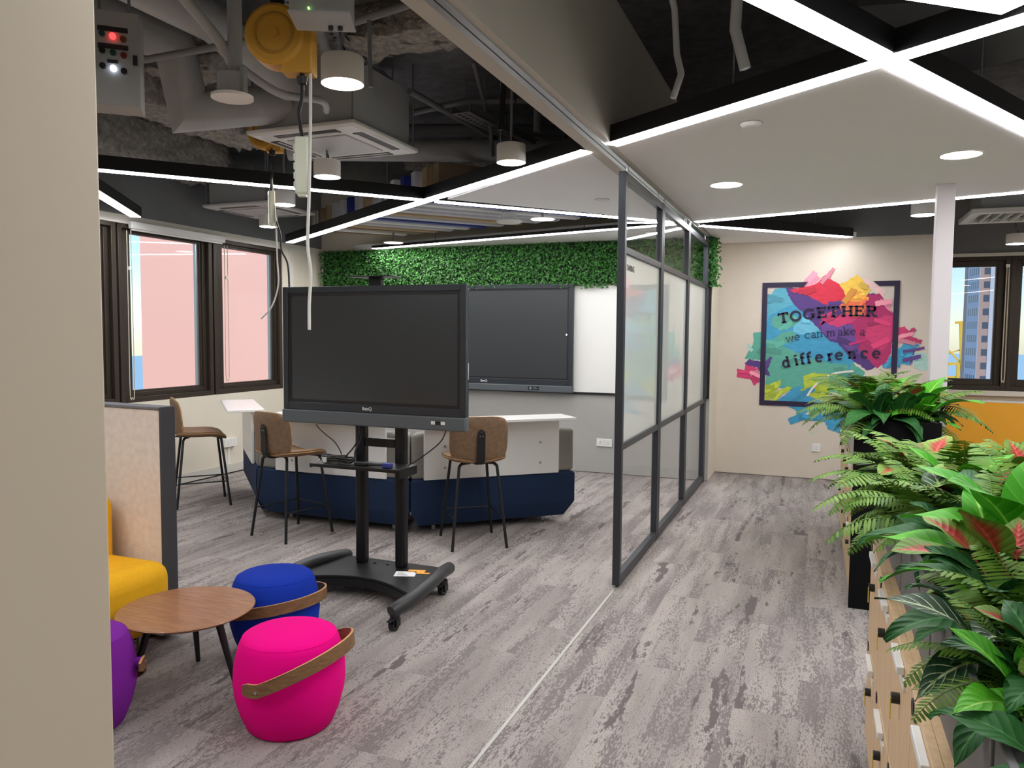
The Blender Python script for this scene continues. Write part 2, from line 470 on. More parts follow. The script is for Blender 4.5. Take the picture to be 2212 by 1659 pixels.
struct('ceiling_slab', B().box(XW - .2, XR + .2, YB - .2, YF + .2, ZS, ZS + .2), SLAB, 'dark painted concrete slab above the services')['kind'] = 'structure'
struct('wall_rear', B().box(XW - .2, XR + .2, YB - .2, YB, 0, ZS), CREAM, 'cream wall behind the viewpoint')
struct('wall_right', B().box(XR, XR + .2, YB, YF, 0, ZS), CREAM, 'cream wall at the right of the office')

# wall with the windows, on the left
wl = struct('wall_left', B().box(XW - .2, XW, YB, YT, 0, .85), CREAM, 'cream wall under the bronze windows')
b = B(); b.box(XW - .2, XW, 7.34, YT, .85, 2.46).box(XW - .2, XW, YB, 3.6, .85, 2.46)
struct('pier', b, CREAM, parent=wl)
struct('head_strip', B().box(XW - .2, XW + .004, YB, YT, 2.46, 2.535), WHITE, parent=wl)
struct('upper_wall', B().box(XW - .2, XW, YB, YT, 2.535, ZS), DARKW, parent=wl)
struct('corner_trim', B().box(XW, XW + .03, 7.44, 7.50, .85, 2.46), WHITE, parent=wl)
bb = struct('baseboard_left', B().box(XW, XW + .012, YB, YT, .012, .10), mat('baseboard', 'c9c6bd', .5), 'pale skirting along the window wall')
struct('dark_foot_line', B().box(XW, XW + .016, YB, YT, 0, .012), BLACKP, parent=bb)  # thin black strip along the floor at the foot of the skirting

def ring_y(b, x0, x1, y0, y1, z0, z1, wl_, wr, wb, wt):
    b.box(x0, x1, y0, y0 + wl_, z0, z1).box(x0, x1, y1 - wr, y1, z0, z1)
    b.box(x0, x1, y0 + wl_, y1 - wr, z0, z0 + wb).box(x0, x1, y0 + wl_, y1 - wr, z1 - wt, z1)
    return b
def window_left(n, y0, y1, g0, g1, label):
    w = struct('window_%d' % n, ring_y(B(), XW - .16, XW - .01, y0, y1, .85, 2.46, .05, .05, .05, .04), BRONZE, label, bevel=.004)
    b = ring_y(B(), XW - .13, XW - .05, y0 + .05, y1 - .05, .90, 2.42, g0 - y0 - .07, y1 - g1 - .07, .04, .018)
    struct('sash', b, BRONZE, parent=w, bevel=.004)
    b = ring_y(B(), XW - .12, XW - .065, g0 - .02, g1 + .02, .935, 2.405, .02, .02, .022, .02)
    struct('glazing_bead', b, BRONZE, parent=w)
    struct('bright_jamb', B().box(XW - .115, XW - .085, g1 - .03, g1, .957, 2.385), ALU, parent=w)
    struct('pane', B().box(XW - .105, XW - .098, g0, g1, .957, 2.385), WGLASS, parent=w)
    struct('window_catch', B().box(XW - .05, XW - .03, (y0 + y1) / 2 - .06, (y0 + y1) / 2 + .06, .875, .89), BRONZE, parent=w)
    return w
window_left(1, 5.10, 6.24, 5.27, 6.12, 'bronze window nearer the felt screen with a roller blind cassette')
window_left(2, 6.26, 7.34, 6.44, 7.24, 'bronze window nearest the screen wall')
window_left(3, 3.60, 5.08, 3.80, 4.96, 'bronze window cut off by the beige wall edge')

# wall with the interactive screen
wb = struct('wall_back', B().box(XW - .2, -1.02, YT, YT + .2, 0, ZS).box(-1.22, -1.02, YT + .2, YM + .2, 0, ZS), CREAM, 'wall carrying the green foliage band and the large screen')
struct('painted_dado', B().box(XW, -1.022, YT - .006, YT, 0, .85), GREYW, parent=wb)
wbd = thing('whiteboard', 'long white writing board under the green foliage band', 'whiteboard', (0, YT, 0))
B().box(-5.6, -1.05, -.020, -.001, .875, 2.03).build('board', mat('whiteboard_face', 'e9e9e4', .25), wbd)
B().box(-5.6, -1.05, -.030, -.001, .853, .875).build('tray', BLACKP, wbd)
B().box(-1.05, -1.025, -.030, -.001, .853, 2.03).build('end_trim', BLACKP, wbd)

struct('wall_mural', B().box(-1.02, 1.15, YM, YM + .2, 0, 2.52), mat('mural_wall_paint', 'd6ccbe', .6, var=.015), 'warm white wall painted with the splash mural')
struct('wall_mural_upper', B().box(-1.02, 1.15, YM, YM + .2, 2.52, ZS), DARKW, 'dark grey band above the mural wall')
struct('wall_return', B().box(.95, 1.15, YM + .2, YF, 0, ZS), CREAM, 'short return wall behind the mural')
# window wall far right
wf = struct('wall_far', B().box(1.15, XR, YF, YF + .2, 0, .84), CREAM, 'wall under the far bronze windows')
struct('upper_wall', B().box(1.15, XR, YF, YF + .2, 2.54, ZS), DARKW, parent=wf)
struct('head_strip', B().box(1.15, XR, YF - .02, YF + .2, 2.50, 2.54), WHITE, parent=wf)
struct('sill_board', B().box(1.15, XR, YF - .05, YF + .05, .79, .85), WHITE, parent=wf)
def ring_x(b, y0, y1, x0, x1, z0, z1, wl_, wr, wb_, wt):
    b.box(x0, x0 + wl_, y0, y1, z0, z1).box(x1 - wr, x1, y0, y1, z0, z1)
    b.box(x0 + wl_, x1 - wr, y0, y1, z0, z0 + wb_).box(x0 + wl_, x1 - wr, y0, y1, z1 - wt, z1)
    return b
for n, (x0, x1, lab) in enumerate([(1.15, 2.16, 'bronze window showing the pink tower and yellow cranes'), (2.16, 3.36, 'bronze window at the right edge of the picture'), (3.36, 4.6, 'bronze window beyond the right edge')]):
    w = struct('window_%d' % (4 + n), ring_x(B(), YF + .01, YF + .16, x0, x1, .85, 2.50, .06, .06, .06, .05), BRONZE, lab, bevel=.004)
    struct('sash', ring_x(B(), YF + .05, YF + .13, x0 + .06, x1 - .06, .91, 2.45, .05, .07, .05, .05), BRONZE, parent=w, bevel=.004)
    struct('glazing_bead', ring_x(B(), YF + .065, YF + .12, x0 + .11, x1 - .13, .96, 2.40, .02, .02, .03, .02), BRONZE, parent=w)
    struct('pane', B().box(x0 + .12, x1 - .14, YF + .095, YF + .102, .98, 2.39), WGLASS, parent=w)
    c = thing('blind_chain', ['pale bead chain hanging beside the tower window', 'pale bead chain at the window on the right edge', 'pale bead chain at the last far window'][n], 'blind chain', (x1 - .04, YF - .02, 0))
    B().tube(smooth_path([(-.012, 0, 2.36), (-.014, 0, 1.6), (-.016, 0, 1.02), (0, 0, .975), (.016, 0, 1.02), (.014, 0, 1.6), (.012, 0, 2.36)], 4), .006, 6).build('bead_chain', mat('bead_chain', 'c9c2ae', .5), c)
    B().box(-.02, .02, .0, .03, 2.36, 2.40).build('chain_clutch', WPLAST, c)

# beige wall end at the left edge of the picture, in line with the sliding track
struct('wall_near', B().box(-1.22, -1.05, YB, .894, 0, ZS), mat('beige_wall', 'c9bda8', .6), 'beige wall edge at the left side of the picture', bevel=.004)
# slim pillar
struct('pillar', B().box(.695, .80, 5.76, 5.87, 0, ZC), mat('pillar_paint', 'e0dbe2', .5), 'slim pale lilac pillar behind the planters', bevel=.003)['category'] = 'pillar'
# bulkhead over the sliding partition
bk = struct('bulkhead', B().box(-1.20, -1.035, .885, YT, ZC, ZS), mat('bulkhead_paint', 'c4bfb6', .65), 'boxed bulkhead running above the glass partition')
for i, (x0, x1, z0, m) in enumerate([(-1.125, -1.098, 2.492, ALU), (-1.092, -1.066, 2.492, ALU), (-1.098, -1.092, 2.497, BLACKP)]):
    struct('sliding_track' if m is ALU else 'track_slot', B().box(x0, x1, .885, YT - .03, z0, ZC + (.02 if m is BLACKP else 0)), m, parent=bk)
ft = struct('trim_1', B().box(-1.080, -1.066, -.4, YT, 0, .003), mat('track_alu', 'b4b2ac', .45, .6), 'thin aluminium guide track set in the carpet')

# flat white ceiling panels
def ceiling(poly, name, label):
    return struct(name, B().prism(poly, ZC, ZC + .07), CEIL, label, smooth=False)
ceiling([(-1.035, 4.08), (.187, 3.224), (1.756, 6.075), (-1.035, 6.91)], 'ceiling', 'white false ceiling over the corridor')
ceiling([(-1.02, 7.26), (.33, 8.68), (-1.02, 8.68)], 'ceiling_corner', 'white ceiling corner above the mural wall')
ceiling([(-1.20, 4.18), (-1.20, 6.86), (-2.60, 5.22)], 'ceiling_triangle', 'white ceiling triangle between the crossing light lines')
ceiling([(-1.20, 7.08), (-1.20, 8.1), (-5.3, 8.1)], 'ceiling_strip', 'white ceiling strip above the foliage band')

# ---------------------------------------------------------------- linear lights
def linear(p, q, label, w=.085, h=.085, group='linear lights under the open ceiling'):
    p, q = Vector((*p, 0)), Vector((*q, 0))
    L_ = (q - p).length
    t = thing('linear_light', label, 'ceiling light', (p.x, p.y, ZC), math.atan2(q.y - p.y, q.x - p.x), group)
    b = B().box(0, L_, -w / 2 - .006, -w / 2, .0, h).box(0, L_, w / 2, w / 2 + .006, .0, h).box(0, L_, -w / 2, w / 2, h * .7, h)
    b.box(-.004, 0, -w / 2, w / 2, .004, h).box(L_, L_ + .004, -w / 2, w / 2, .004, h)
    b.build('housing', BLACKM, t, smooth=False)
    B().box(.001, L_ - .001, -w / 2, w / 2, -.004, .006).build('diffuser', LEDW, t, smooth=False)
    n = max(2, int(L_ / 1.5))
    for i in range(n):
        x = L_ * (i + .5) / n
        B().cyl((x, 0, h), (x, 0, ZS - ZC), .004, 6).build('hanger', PIPE, t)
    return t
def L1(x): return 4.06 - .70 * (x + 1.1)
linear((-1.04, 4.02), (1.6, 2.17), 'light line along the near edge of the corridor ceiling')
linear((-1.21, 4.115), (-5.50, 7.115), 'light line from the bulkhead to the stepped ends of the coloured baffles')
linear((-.95, 1.06), (.174, 3.095), 'light line entering from the top edge of the picture')
linear((.226, 3.19), (1.80, 6.05), 'light line dropping to the right edge of the picture')
linear((.52, 2.79), (-.05, 2.35), 'short light line at the very top right')
linear((-4.9, 2.75), (-2.795, 5.170), 'light line behind the hanging power strips')
linear((-2.72, 5.27), (-1.21, 6.93), 'light line between the baffles and the white triangle')
linear((-1.21, 7.025), (-4.92, 7.945), 'light line in front of the foliage band', h=.03)
linear((-1.03, 6.96), (1.75, 6.11), 'light line at the far edge of the corridor ceiling')
linear((-1.02, 7.21), (.26, 8.49), 'light line ending above the mural')
linear((-4.55, 3.65), (-5.585, 5.11), 'short light line beside the window, next to the beige wall')
linear((-4.4, -1.5), (-3.0, 2.28), 'unseen light line added over the lounge behind the beige wall')  # added out of view to light the lounge and the felt screen
linear((-.9, -2.6), (1.4, -.6), 'light line behind the viewpoint')  # fill light added behind the camera, never in view
linear((2.3, .4), (3.4, 3.6), 'unseen fill light line added at the right')  # invented fill over the unseen space at the right
linear((2.3, 6.8), (3.9, 9.8), 'unseen fill light line added near the far windows')  # extra fill for the far end, kept outside the frame
linear((2.7, 10.3), (4.4, 8.6), 'unseen light line added to brighten the yellow divider by the far windows')  # added beyond the frame edge to brighten the yellow divider
linear((1.0, .2), (2.2, -2.6), 'second light line behind the viewpoint')  # another added fill light out of view
linear((-3.2, -.6), (-1.75, 1.2), 'unseen light line added behind the beige wall to brighten the felt screen')  # added where the wall hides it, lights the front of the felt screen

# ---------------------------------------------------------------- lamps
def cyl_lamp(x, y, label, z=2.5, r=.085):
    t = thing('cylinder_lamp', label, 'ceiling lamp', (x, y, z), 0, 'white cylinder lamps')
    B().lathe([(r - .006, .004), (r, .0), (r, .10), (r - .004, .106), (.01, .106)], 32).build('shade', mat('lamp_white', 'f2f0ec', .5), t)
    B().lathe([(r - .008, -.001), (r - .008, .003)], 32).build('lamp_disc', LAMPW, t)
    B().cyl((0, 0, .106), (0, 0, ZS - z), .008, 8).build('conduit', PIPE, t)
    B().tube(smooth_path([(.012, 0, .5), (.02, .01, .35), (-.012, 0, .22), (.02, 0, .106)], 5), .004, 6).build('cord', BLACKP, t)
    return t
cyl_lamp(-1.813, 2.691, 'largest white cylinder lamp, hanging beside the yellow cable reel')
cyl_lamp(-2.972, 4.232, 'white cylinder lamp just under the nearer air conditioner panel')
cyl_lamp(-1.701, 4.244, 'white cylinder lamp next to the partition bulkhead')
cyl_lamp(-3.935, 5.028, 'white cylinder lamp in front of the farther air conditioner panel')
cyl_lamp(-4.884, 6.004, 'white cylinder lamp behind the small power strip near the windows')
cyl_lamp(.771, 7.172, 'white cylinder lamp beside the lilac pillar', r=.095)
cyl_lamp(1.924, 9.646, 'white cylinder lamp at the right picture edge before the far window', r=.095)
cyl_lamp(-3.4, .9, 'unseen white cylinder lamp added over the lounge behind the beige wall')  # hidden lamp added for light in the lounge
cyl_lamp(2.6, 5.2, 'unseen white cylinder lamp added for fill at the right')  # unseen lamp, put in as interior fill

def downlight(x, y, label, r=.10, z=ZC):
    t = thing('downlight', label, 'ceiling light', (x, y, z), 0, 'round recessed downlights')
    B().lathe([(r, -.004), (r + .01, -.003), (r + .012, 0), (r + .012, .002), (r, .002)], 40).build('trim_ring', mat('lamp_white', 'f2f0ec', .5), t)
    B().lathe([(r, -.004), (r, .001)], 40).build('lamp_disc', LAMPW, t)
    return t
downlight(-.597, 5.325, 'downlight in the corridor ceiling nearer the glass partition')
downlight(.695, 4.881, 'downlight in the corridor ceiling above the planters')
def disc(x, y, label, z=ZC, r=.05, h=.03, cat='smoke detector', nm='smoke_detector'):
    t = thing(nm, label, cat, (x, y, z), 0)
    B().lathe([(r * .55, -h), (r * .8, -h * .8), (r, -h * .25), (r, 0)], 32).build('body', CEIL, t)
    B().lathe([(r * 1.06, -.002), (r * 1.06, 0)], 32).build('base_ring', mat('grey_ring', '8b8b88', .6), t)
disc(-.326, 3.84, 'round white detector on the corridor ceiling', h=.02)
disc(-1.519, 5.6, 'round white detector on the ceiling triangle')
disc(-1.55, 7.5, 'round white detector on the strip above the foliage')

# ---------------------------------------------------------------- coloured baffles
bc = {'t': mat('baffle_tan', 'b59c78', .6), 'g': mat('baffle_grey', 'c6c6ce', .6), 'n': mat('baffle_navy', '26348a', .55), 'w': mat('baffle_white', 'dededf', .6), 'b': mat('baffle_brown', '94806a', .6)}
names = {'t': 'tan', 'g': 'light grey', 'n': 'navy blue', 'w': 'white', 'b': 'brown'}
seq = 'btgnwggtgnwgtbwb'
d = Vector((.656, .755)); nn = Vector((-.755, .656))
p0 = Vector((-2.70, 5.23))
cnt = {}
for i, c in enumerate(seq):
    # start on the light line L1, end at the light line in front of the foliage
    o = .08 + i * .2
    sx = (o * 1.0)
    s0 = p0 + nn * (o)
    # slide along d back to the L1 line (+ .08 behind it)
    # L1: y + .70 x = 4.06 - .77
    k1 = (3.29 + .10 - (s0.y + .70 * s0.x)) / (d.y + .70 * d.x)
    a = s0 + d * k1
    # L6: y + .248 x = 7.025 - .248*1.21 = 6.725 
    k2 = (6.725 - .10 - (s0.y + .248 * s0.x)) / (d.y + .248 * d.x)
    e = s0 + d * k2
    if (e - a).dot(d) < .25: continue
    if a.x < XW + .12:
        a = a + d * ((XW + .12 - a.x) / d.x)
    if (e - a).dot(d) < .2: continue
    cnt[c] = cnt.get(c, 0) + 1
    o = tag(B().bar((a.x, a.y, 2.70), (e.x, e.y, 2.70), .095, .19).build('ceiling_baffle', bc[c], smooth=False),
            '%s hanging ceiling baffle, %s of its colour counted from the white ceiling triangle' % (names[c], ['first', 'second', 'third', 'fourth', 'fifth', 'sixth'][cnt[c] - 1]), 'ceiling baffle', 'coloured ceiling baffles')
downlight(-2.253, 6.365, 'lamp disc glowing between the baffles nearer the light crossing', .10)
downlight(-4.39, 7.48, 'lamp disc glowing between the baffles near the foliage', .10)
for o in [x for x in COL.objects if x.name.startswith('downlight')][-2:]:
    B().cyl((0, 0, .002), (0, 0, ZS - ZC), .01, 8).build('stem', PIPE, o)
sp = thing('ceiling_speaker', 'round white ceiling speaker hung among the baffles', 'speaker', (-2.62, 6.5, 2.5))
B().lathe([(.10, 0), (.115, .008), (.115, .02), (.07, .03), (.07, .09), (.02, .09)], 32).build('grille', WPLAST, sp)
B().cyl((0, 0, .09), (0, 0, .75), .006, 6).build('hanger', PIPE, sp)
g = thing('air_grille', 'long white slot air grille hung beside the light line', 'air grille', (-2.42, 5.72, 2.53), math.atan2(.755, .656))
B().box(0, 1.35, -.10, -.085, 0, .06).box(0, 1.35, .085, .10, 0, .06).box(0, .015, -.085, .085, 0, .06).box(1.335, 1.35, -.085, .085, 0, .06).build('frame', WPLAST, g)
for i in range(5):
    B().box(.015, 1.335, -.066 + i * .033 - .008, -.066 + i * .033 + .006, .004, .03).build('slat', mat('grille_slat', '9da09f', .5), g)
B().box(.015, 1.335, -.085, .085, .05, .06).build('backing', BLACKP, g)
multi('hanger', PIPE, g, [B().cyl((x, 0, .06), (x, 0, .72), .005, 6) for x in (.1, 1.2)])

# ---------------------------------------------------------------- air conditioner cassettes
def cassette(cx, cy, z, s, label, h=.30, casing=True, top=ZS):
    t = thing('air_conditioner', label, 'air conditioner', (cx, cy, z), 0, 'ceiling cassette air conditioners')
    a = s / 2
    pan = mat('cassette_white', 'dcdad8', .45)
    b = B().rings([[(-a * f, -a * f, zz), (a * f, -a * f, zz), (a * f, a * f, zz), (-a * f, a * f, zz)] for f, zz in ((.62, -.012), (.94, -.012), (1.0, 0), (1.0, .02), (.9, .03))], True)
    b.build('panel', pan, t, bevel=.004, ang=20)
    B().box(-a * .56, a * .56, -a * .56, a * .56, -.02, -.011).build('return_grille', mat('cassette_grille', 'c6c6c8', .5), t, bevel=.01)
    for k in range(4):
        B().box(-a * .58, a * .58, -a * .87, -a * .70, -.0145, -.011).build('air_slot', BLACKP, t, rot=(0, 0, k * math.pi / 2))
        B().box(-a * .55, a * .55, -a * .755, -a * .715, -.018, -.014).build('louvre', mat('cassette_grille', 'c6c6c8', .5), t, rot=(0, 0, k * math.pi / 2))
    B().box(-a * .88, a * .88, -a * .88, a * .88, .03, .03 + h).build('casing', DUCT, t, bevel=.004)
    for sx in (-1, 1):
        for sy in (-1, 1):
            B().cyl((sx * a * .93, sy * a * .93, .03), (sx * a * .93, sy * a * .93, top - z), .005, 6).build('hanger_rod', PIPE, t)
    return t
cassette(-2.86, 4.17, 2.69, .76, 'nearer square white air conditioner panel under a grey casing', h=.36)
cassette(-5.17, 6.24, 2.70, .76, 'farther square white air conditioner panel by the windows', h=.25)
g = thing('supply_grille', 'white louvred air grille behind the lilac pillar', 'air grille', (1.75, 8.75, 2.66))
B().box(-.45, .45, -.38, -.30, 0, .05).box(-.45, .45, .30, .38, 0, .05).box(-.45, -.37, -.30, .30, 0, .05).box(.37, .45, -.30, .30, 0, .05).build('frame', WPLAST, g, bevel=.008)
for i in range(9):
    B().bar((-.36 + i * .09, -.30, .02), (-.36 + i * .09, .30, .02), .008, .06, (.5, 0, .87)).build('slat', WPLAST, g)
B().box(-.36, .36, -.3, .3, .05, .3).build('plenum', DUCT, g)
multi('hanger', PIPE, g, [B().cyl((x, 0, .3), (x, 0, .59), .006, 6) for x in (-.3, .3)])

# ---------------------------------------------------------------- ducts, pipes, trays
def mitre_duct(pts, r, name, label, m=DUCT, n=4, cat='duct'):
    b = B().tube(pts, r, n)
    return tag(b.build(name, m, None, ang=50 if n > 6 else 20), label, cat)
DK = mat('duct_grey_shaded', '6c6e72', .6, var=.05)  # darker copy of the duct paint, the corridor's shade put into its colour
mitre_duct([(-3.50, 1.9, 3.06), (-3.36, 3.36, 3.09), (-3.32, 3.42, 2.735), (-3.02, 3.88, 2.87)], .11, 'duct', 'thick grey duct dropping in a mitred elbow beside the control box', DUCT, 24)
mitre_duct([(-2.95, 1.9, 3.08), (-2.93, 3.2, 3.08), (-2.92, 3.45, 3.0), (-2.92, 3.8, 2.95)], .10, 'duct', 'second grey duct running above the elbow duct', DUCT, 20)
mitre_duct([(-3.9, 5.05, 2.93), (-2.6, 5.56, 2.93), (-1.25, 6.05, 2.93)], .085, 'pipe', 'long round grey pipe behind the nearer air conditioner', DUCT, 16, 'pipe')
mitre_duct([(-3.9, 5.2, 3.12), (-1.25, 6.2, 3.12)], .05, 'pipe', 'slimmer grey pipe running along the long round pipe', PIPE, 12, 'pipe')
mitre_duct([(-1.5, 1.5, 3.0), (-2.3, 3.2, 3.0), (-3.3, 5.0, 3.0)], .03, 'pipe', 'thin grey pipe slanting above the lamps', PIPE, 10, 'pipe')
mitre_duct([(-1.22, 2.9, 2.92), (-2.0, 3.05, 2.90), (-3.6, 3.15, 2.93)], .018, 'pipe', 'conduit running to the bulkhead above the largest lamp', PIPE, 10, 'pipe')
mitre_duct([(-1.9, 3.03, 2.905), (-1.9, 3.04, 2.6)], .01, 'conduit', 'thin conduit dropping from the pipe above the largest lamp', PIPE, 8, 'pipe')
mitre_duct(smooth_path([(-2.25, 1.6, 3.1), (-2.35, 2.2, 2.9), (-2.34, 2.55, 2.72), (-2.33, 2.66, 2.62)], 5), .022, 'flexible_hose', 'grey flexible hose curving down to the round speaker', DUCT, 10, 'hose')
mitre_duct(smooth_path([(-2.36, 2.66, 2.66), (-2.3, 2.9, 2.58), (-2.35, 3.3, 2.66), (-2.6, 3.7, 2.74)], 6), .018, 'flexible_hose', 'grey hose sagging from the speaker to the air conditioner', DUCT, 10, 'hose')
mitre_duct([(-2.3, 2.63, 2.58), (-2.3, 2.63, 3.25)], .03, 'conduit', 'ribbed riser standing on the round speaker', DUCT, 12, 'pipe')
s = thing('ceiling_speaker', 'round white speaker hung below the grey ducts', 'speaker', (-2.3, 2.61, 2.47))
B().lathe([(.075, .002), (.085, 0), (.085, .012), (.06, .02), (.055, .02)], 32).build('grille', WPLAST, s)
B().lathe([(.055, .02), (.055, .10), (.03, .10)], 24).build('can', DUCT, s)
multi('bracket', DUCT, s, [B().box(x, x + .02, -.012, .012, .015, .12) for x in (-.07, .05)])

def tray(p, q, w, label):
    p, q = Vector(p), Vector(q)
    t = thing('cable_tray', label, 'cable tray', p, math.atan2(q.y - p.y, q.x - p.x))
    L_ = (q - p).length
    gal = mat('galvanised', '8d8f92', .5, .5)
    multi('side_rail', gal, t, [B().box(0, L_, -w / 2, -w / 2 + .006, 0, .05), B().box(0, L_, w / 2 - .006, w / 2, 0, .05)])
    n = int(L_ / .05)
    b = B()
    for i in range(n):
        x = i * .05
        b.box(x, x + .022, -w / 2, w / 2, 0, .003)
        b.box(x + .022, x + .05, -w / 2, -w / 6 - .01, 0, .003).box(x + .022, x + .05, -w / 6 + .01, w / 6 - .01, 0, .003).box(x + .022, x + .05, w / 6 + .01, w / 2, 0, .003)
    b.build('perforated_base', gal, t, smooth=False)
    for x in (.2, L_ - .2):
        multi('hanger_rod', PIPE, t, [B().cyl((x, s_ * w / 2, .05), (x, s_ * w / 2, ZS - p.z), .005, 6) for s_ in (-1, 1)])
tray((-2.0, 1.6, 3.08), (-2.75, 4.6, 3.08), .2, 'perforated cable tray running above the yellow reel')
tray((-2.25, 4.7, 2.96), (-2.05, 6.6, 2.96), .15, 'perforated cable tray behind the nearer air conditioner')
# rough sprayed beams
def rough_beam(x0, x1, y0, y1, z0, label, nx, ny):
    b = B(); r2 = random.Random(3)
    top = ZS
    me = bpy.data.meshes.new('sprayed_beam')
    bm = bmesh.new()
    bmesh.ops.create_cube(bm, size=1)
    for v in bm.verts:
        v.co = Vector((x0 if v.co.x < 0 else x1, y0 if v.co.y < 0 else y1, z0 if v.co.z < 0 else top))
    bmesh.ops.subdivide_edges(bm, edges=[e for e in bm.edges if abs(e.verts[0].co.y - e.verts[1].co.y) > .01], cuts=ny, use_grid_fill=True)
    bmesh.ops.subdivide_edges(bm, edges=[e for e in bm.edges if abs(e.verts[0].co.x - e.verts[1].co.x) > .01], cuts=nx, use_grid_fill=True)
    bmesh.ops.subdivide_edges(bm, edges=[e for e in bm.edges if abs(e.verts[0].co.z - e.verts[1].co.z) > .01], cuts=7, use_grid_fill=True)
    for v in bm.verts:
        if v.co.z < top - .01:
            v.co += Vector((r2.uniform(-1, 1), r2.uniform(-1, 1), r2.uniform(-1, 1))) * .022
    bm.to_mesh(me); bm.free()
    me.materials.append(SPRAY); me.shade_smooth()
    tag(link('sprayed_beam', me), label, 'beam')
rough_beam(-5.74, -5.22, -1.0, 5.9, 2.93, 'rough sprayed beam running above the window wall', 8, 110)
rough_beam(-4.35, -3.95, -1.0, 5.0, 2.95, 'rough sprayed beam between the ducts and the window wall', 7, 100)
rough_beam(-3.6, -1.25, 6.35, 6.8, 3.02, 'rough sprayed cross beam behind the partition bulkhead', 40, 9)
rough_beam(-3.9, -1.25, 3.62, 3.95, 3.08, 'rough sprayed cross beam over the nearer air conditioner', 40, 8)

# control box with signal lights
t = thing('control_box', 'grey electrical control box with red and white signal lights', 'control box', (-2.435, 2.22, 2.33), R(42))
B().box(-.16, .04, -.06, .08, 0, .34).build('enclosure', mat('box_grey', '9a9c9a', .5), t, bevel=.004)
B().box(-.10, .0, -.062, -.06, .262, .28).build('name_strip', BLACKP, t)
B().box(-.10, .0, -.062, -.06, .20, .218).build('name_strip', BLACKP, t)
B().box(-.07, -.035, -.062, -.06, .15, .162).build('name_strip', BLACKP, t)
for x, z, m in [(-.085, .25, mat('lens_green', '0e3a34', .3)), (-.05, .245, emissive('lens_red_lit', 'ff3030', 2.5)), (-.015, .238, mat('lens_amber', '6b3a18', .3)),
                (-.085, .19, mat('lens_black', '17171a', .3)), (-.05, .186, mat('lens_green', '0e3a34', .3)), (-.015, .18, mat('lens_red', '6b1f22', .3)),
                (-.085, .135, mat('lens_black', '17171a', .3)), (-.05, .13, emissive('lens_white_lit', 'dfe8ff', 3)), (-.015, .124, mat('lens_black', '17171a', .3))]:
    B().cyl((x, -.06, z), (x, -.072, z), .011, 14).build('signal_lens', m, t)
B().box(.015, .03, -.066, -.06, .15, .185).build('latch', BLACKP, t)
multi('hanger_rod', PIPE, t, [B().cyl((x, 0, .34), (x, 0, .92), .006, 6) for x in (-.1, 0)])
t = thing('junction_box', 'pale grey metal box with a tiny green light beside the reel', 'junction box', (-1.475, 2.08, 2.475), R(26))
B().box(-.09, .09, -.06, .08, .006, .16).build('enclosure', mat('box_pale', 'a9adb0', .45), t, bevel=.003)
B().box(-.094, .094, -.064, .084, .0, .006).build('base_lip', mat('box_pale', 'a9adb0', .45), t)
B().cyl((-.03, -.06, .012), (-.03, -.068, .012), .003, 8).build('indicator_light', emissive('led_green', '9cff70', 2), t)
B().cyl((.04, 0, .16), (.04, 0, .77), .02, 8).build('riser', DUCT, t)
multi('cable_gland', BLACKP, t, [B().cyl((x, .04, -.012), (x, .04, 0), .008, 8) for x in (.05, .02)])

# yellow cable reels with hanging power strips
def reel(x, y, z, s, label, rz=0.35):
    t = thing('cable_reel', label, 'cable reel', (x, y, z), rz, 'yellow ceiling cable reels')
    Y = mat('reel_yellow', 'c89530', .45)
    n = 36
    prof = [(.0, -.045), (.088, -.045), (.10, -.038), (.10, .038), (.088, .045), (0, .045)]
    b = B()
    rings = []
    for yy, r in ((-.045, .09), (-.036, .102), (.036, .102), (.045, .09)):
        rings.append([(r * s * math.cos(2 * math.pi * i / n), yy * s, r * s * math.sin(2 * math.pi * i / n)) for i in range(n)])
    b.rings(rings).build('drum', Y, t)
    b = B().rings([[(r * s * math.cos(2 * math.pi * i / n), yy * s, r * s * math.sin(2 * math.pi * i / n)) for i in range(n)] for yy, r in ((-.045, .07), (-.05, .066), (-.05, .060), (-.045, .057))], False)
    b.build('rim_groove', mat('reel_yellow_dark', 'a87a22', .5), t)
    B().cyl((0, -.052 * s, 0), (0, -.044 * s, 0), .014 * s, 16).build('hub', Y, t)
    B().prism([(.02 * s, -.036 * s), (.125 * s, -.036 * s), (.125 * s, .036 * s), (.02 * s, .036 * s)], -.125 * s, .03 * s).build('cable_outlet', Y, t, bevel=.006)
    B().box(-.02 * s, .02 * s, -.012, .012, .095 * s, .10 * s + .03).cyl((0, 0, .1 * s + .03), (0, 0, ZS - z), .008, 8).build('bracket', BLACKM, t)
    return t
reel(-1.74, 2.20, 2.50, 1.0, 'larger yellow cable reel above the hanging white power strip')
def tubething(name, pts, r, m, label, cat, n=8):
    return tag(B().tube(pts, r, n).build(name, m), label, cat)
CORD = mat('white_cord', 'd9d8d2', .5)
tubething('power_cable', smooth_path([(-1.655, 2.215, 2.378), (-1.652, 2.212, 2.30), (-1.665, 2.21, 2.24), (-1.648, 2.205, 2.16)], 5), .0065, BLACKP, 'black cable dropping from the larger reel to its power strip', 'cable')
tag(B().lathe([(.004, 0), (.016, .006), (.018, .03), (.009, .036)], 16, (-1.655, 2.215, 2.335)).build('cable_stopper', BLACKP), 'black ball stopper on the cable under the larger reel', 'cable stopper')
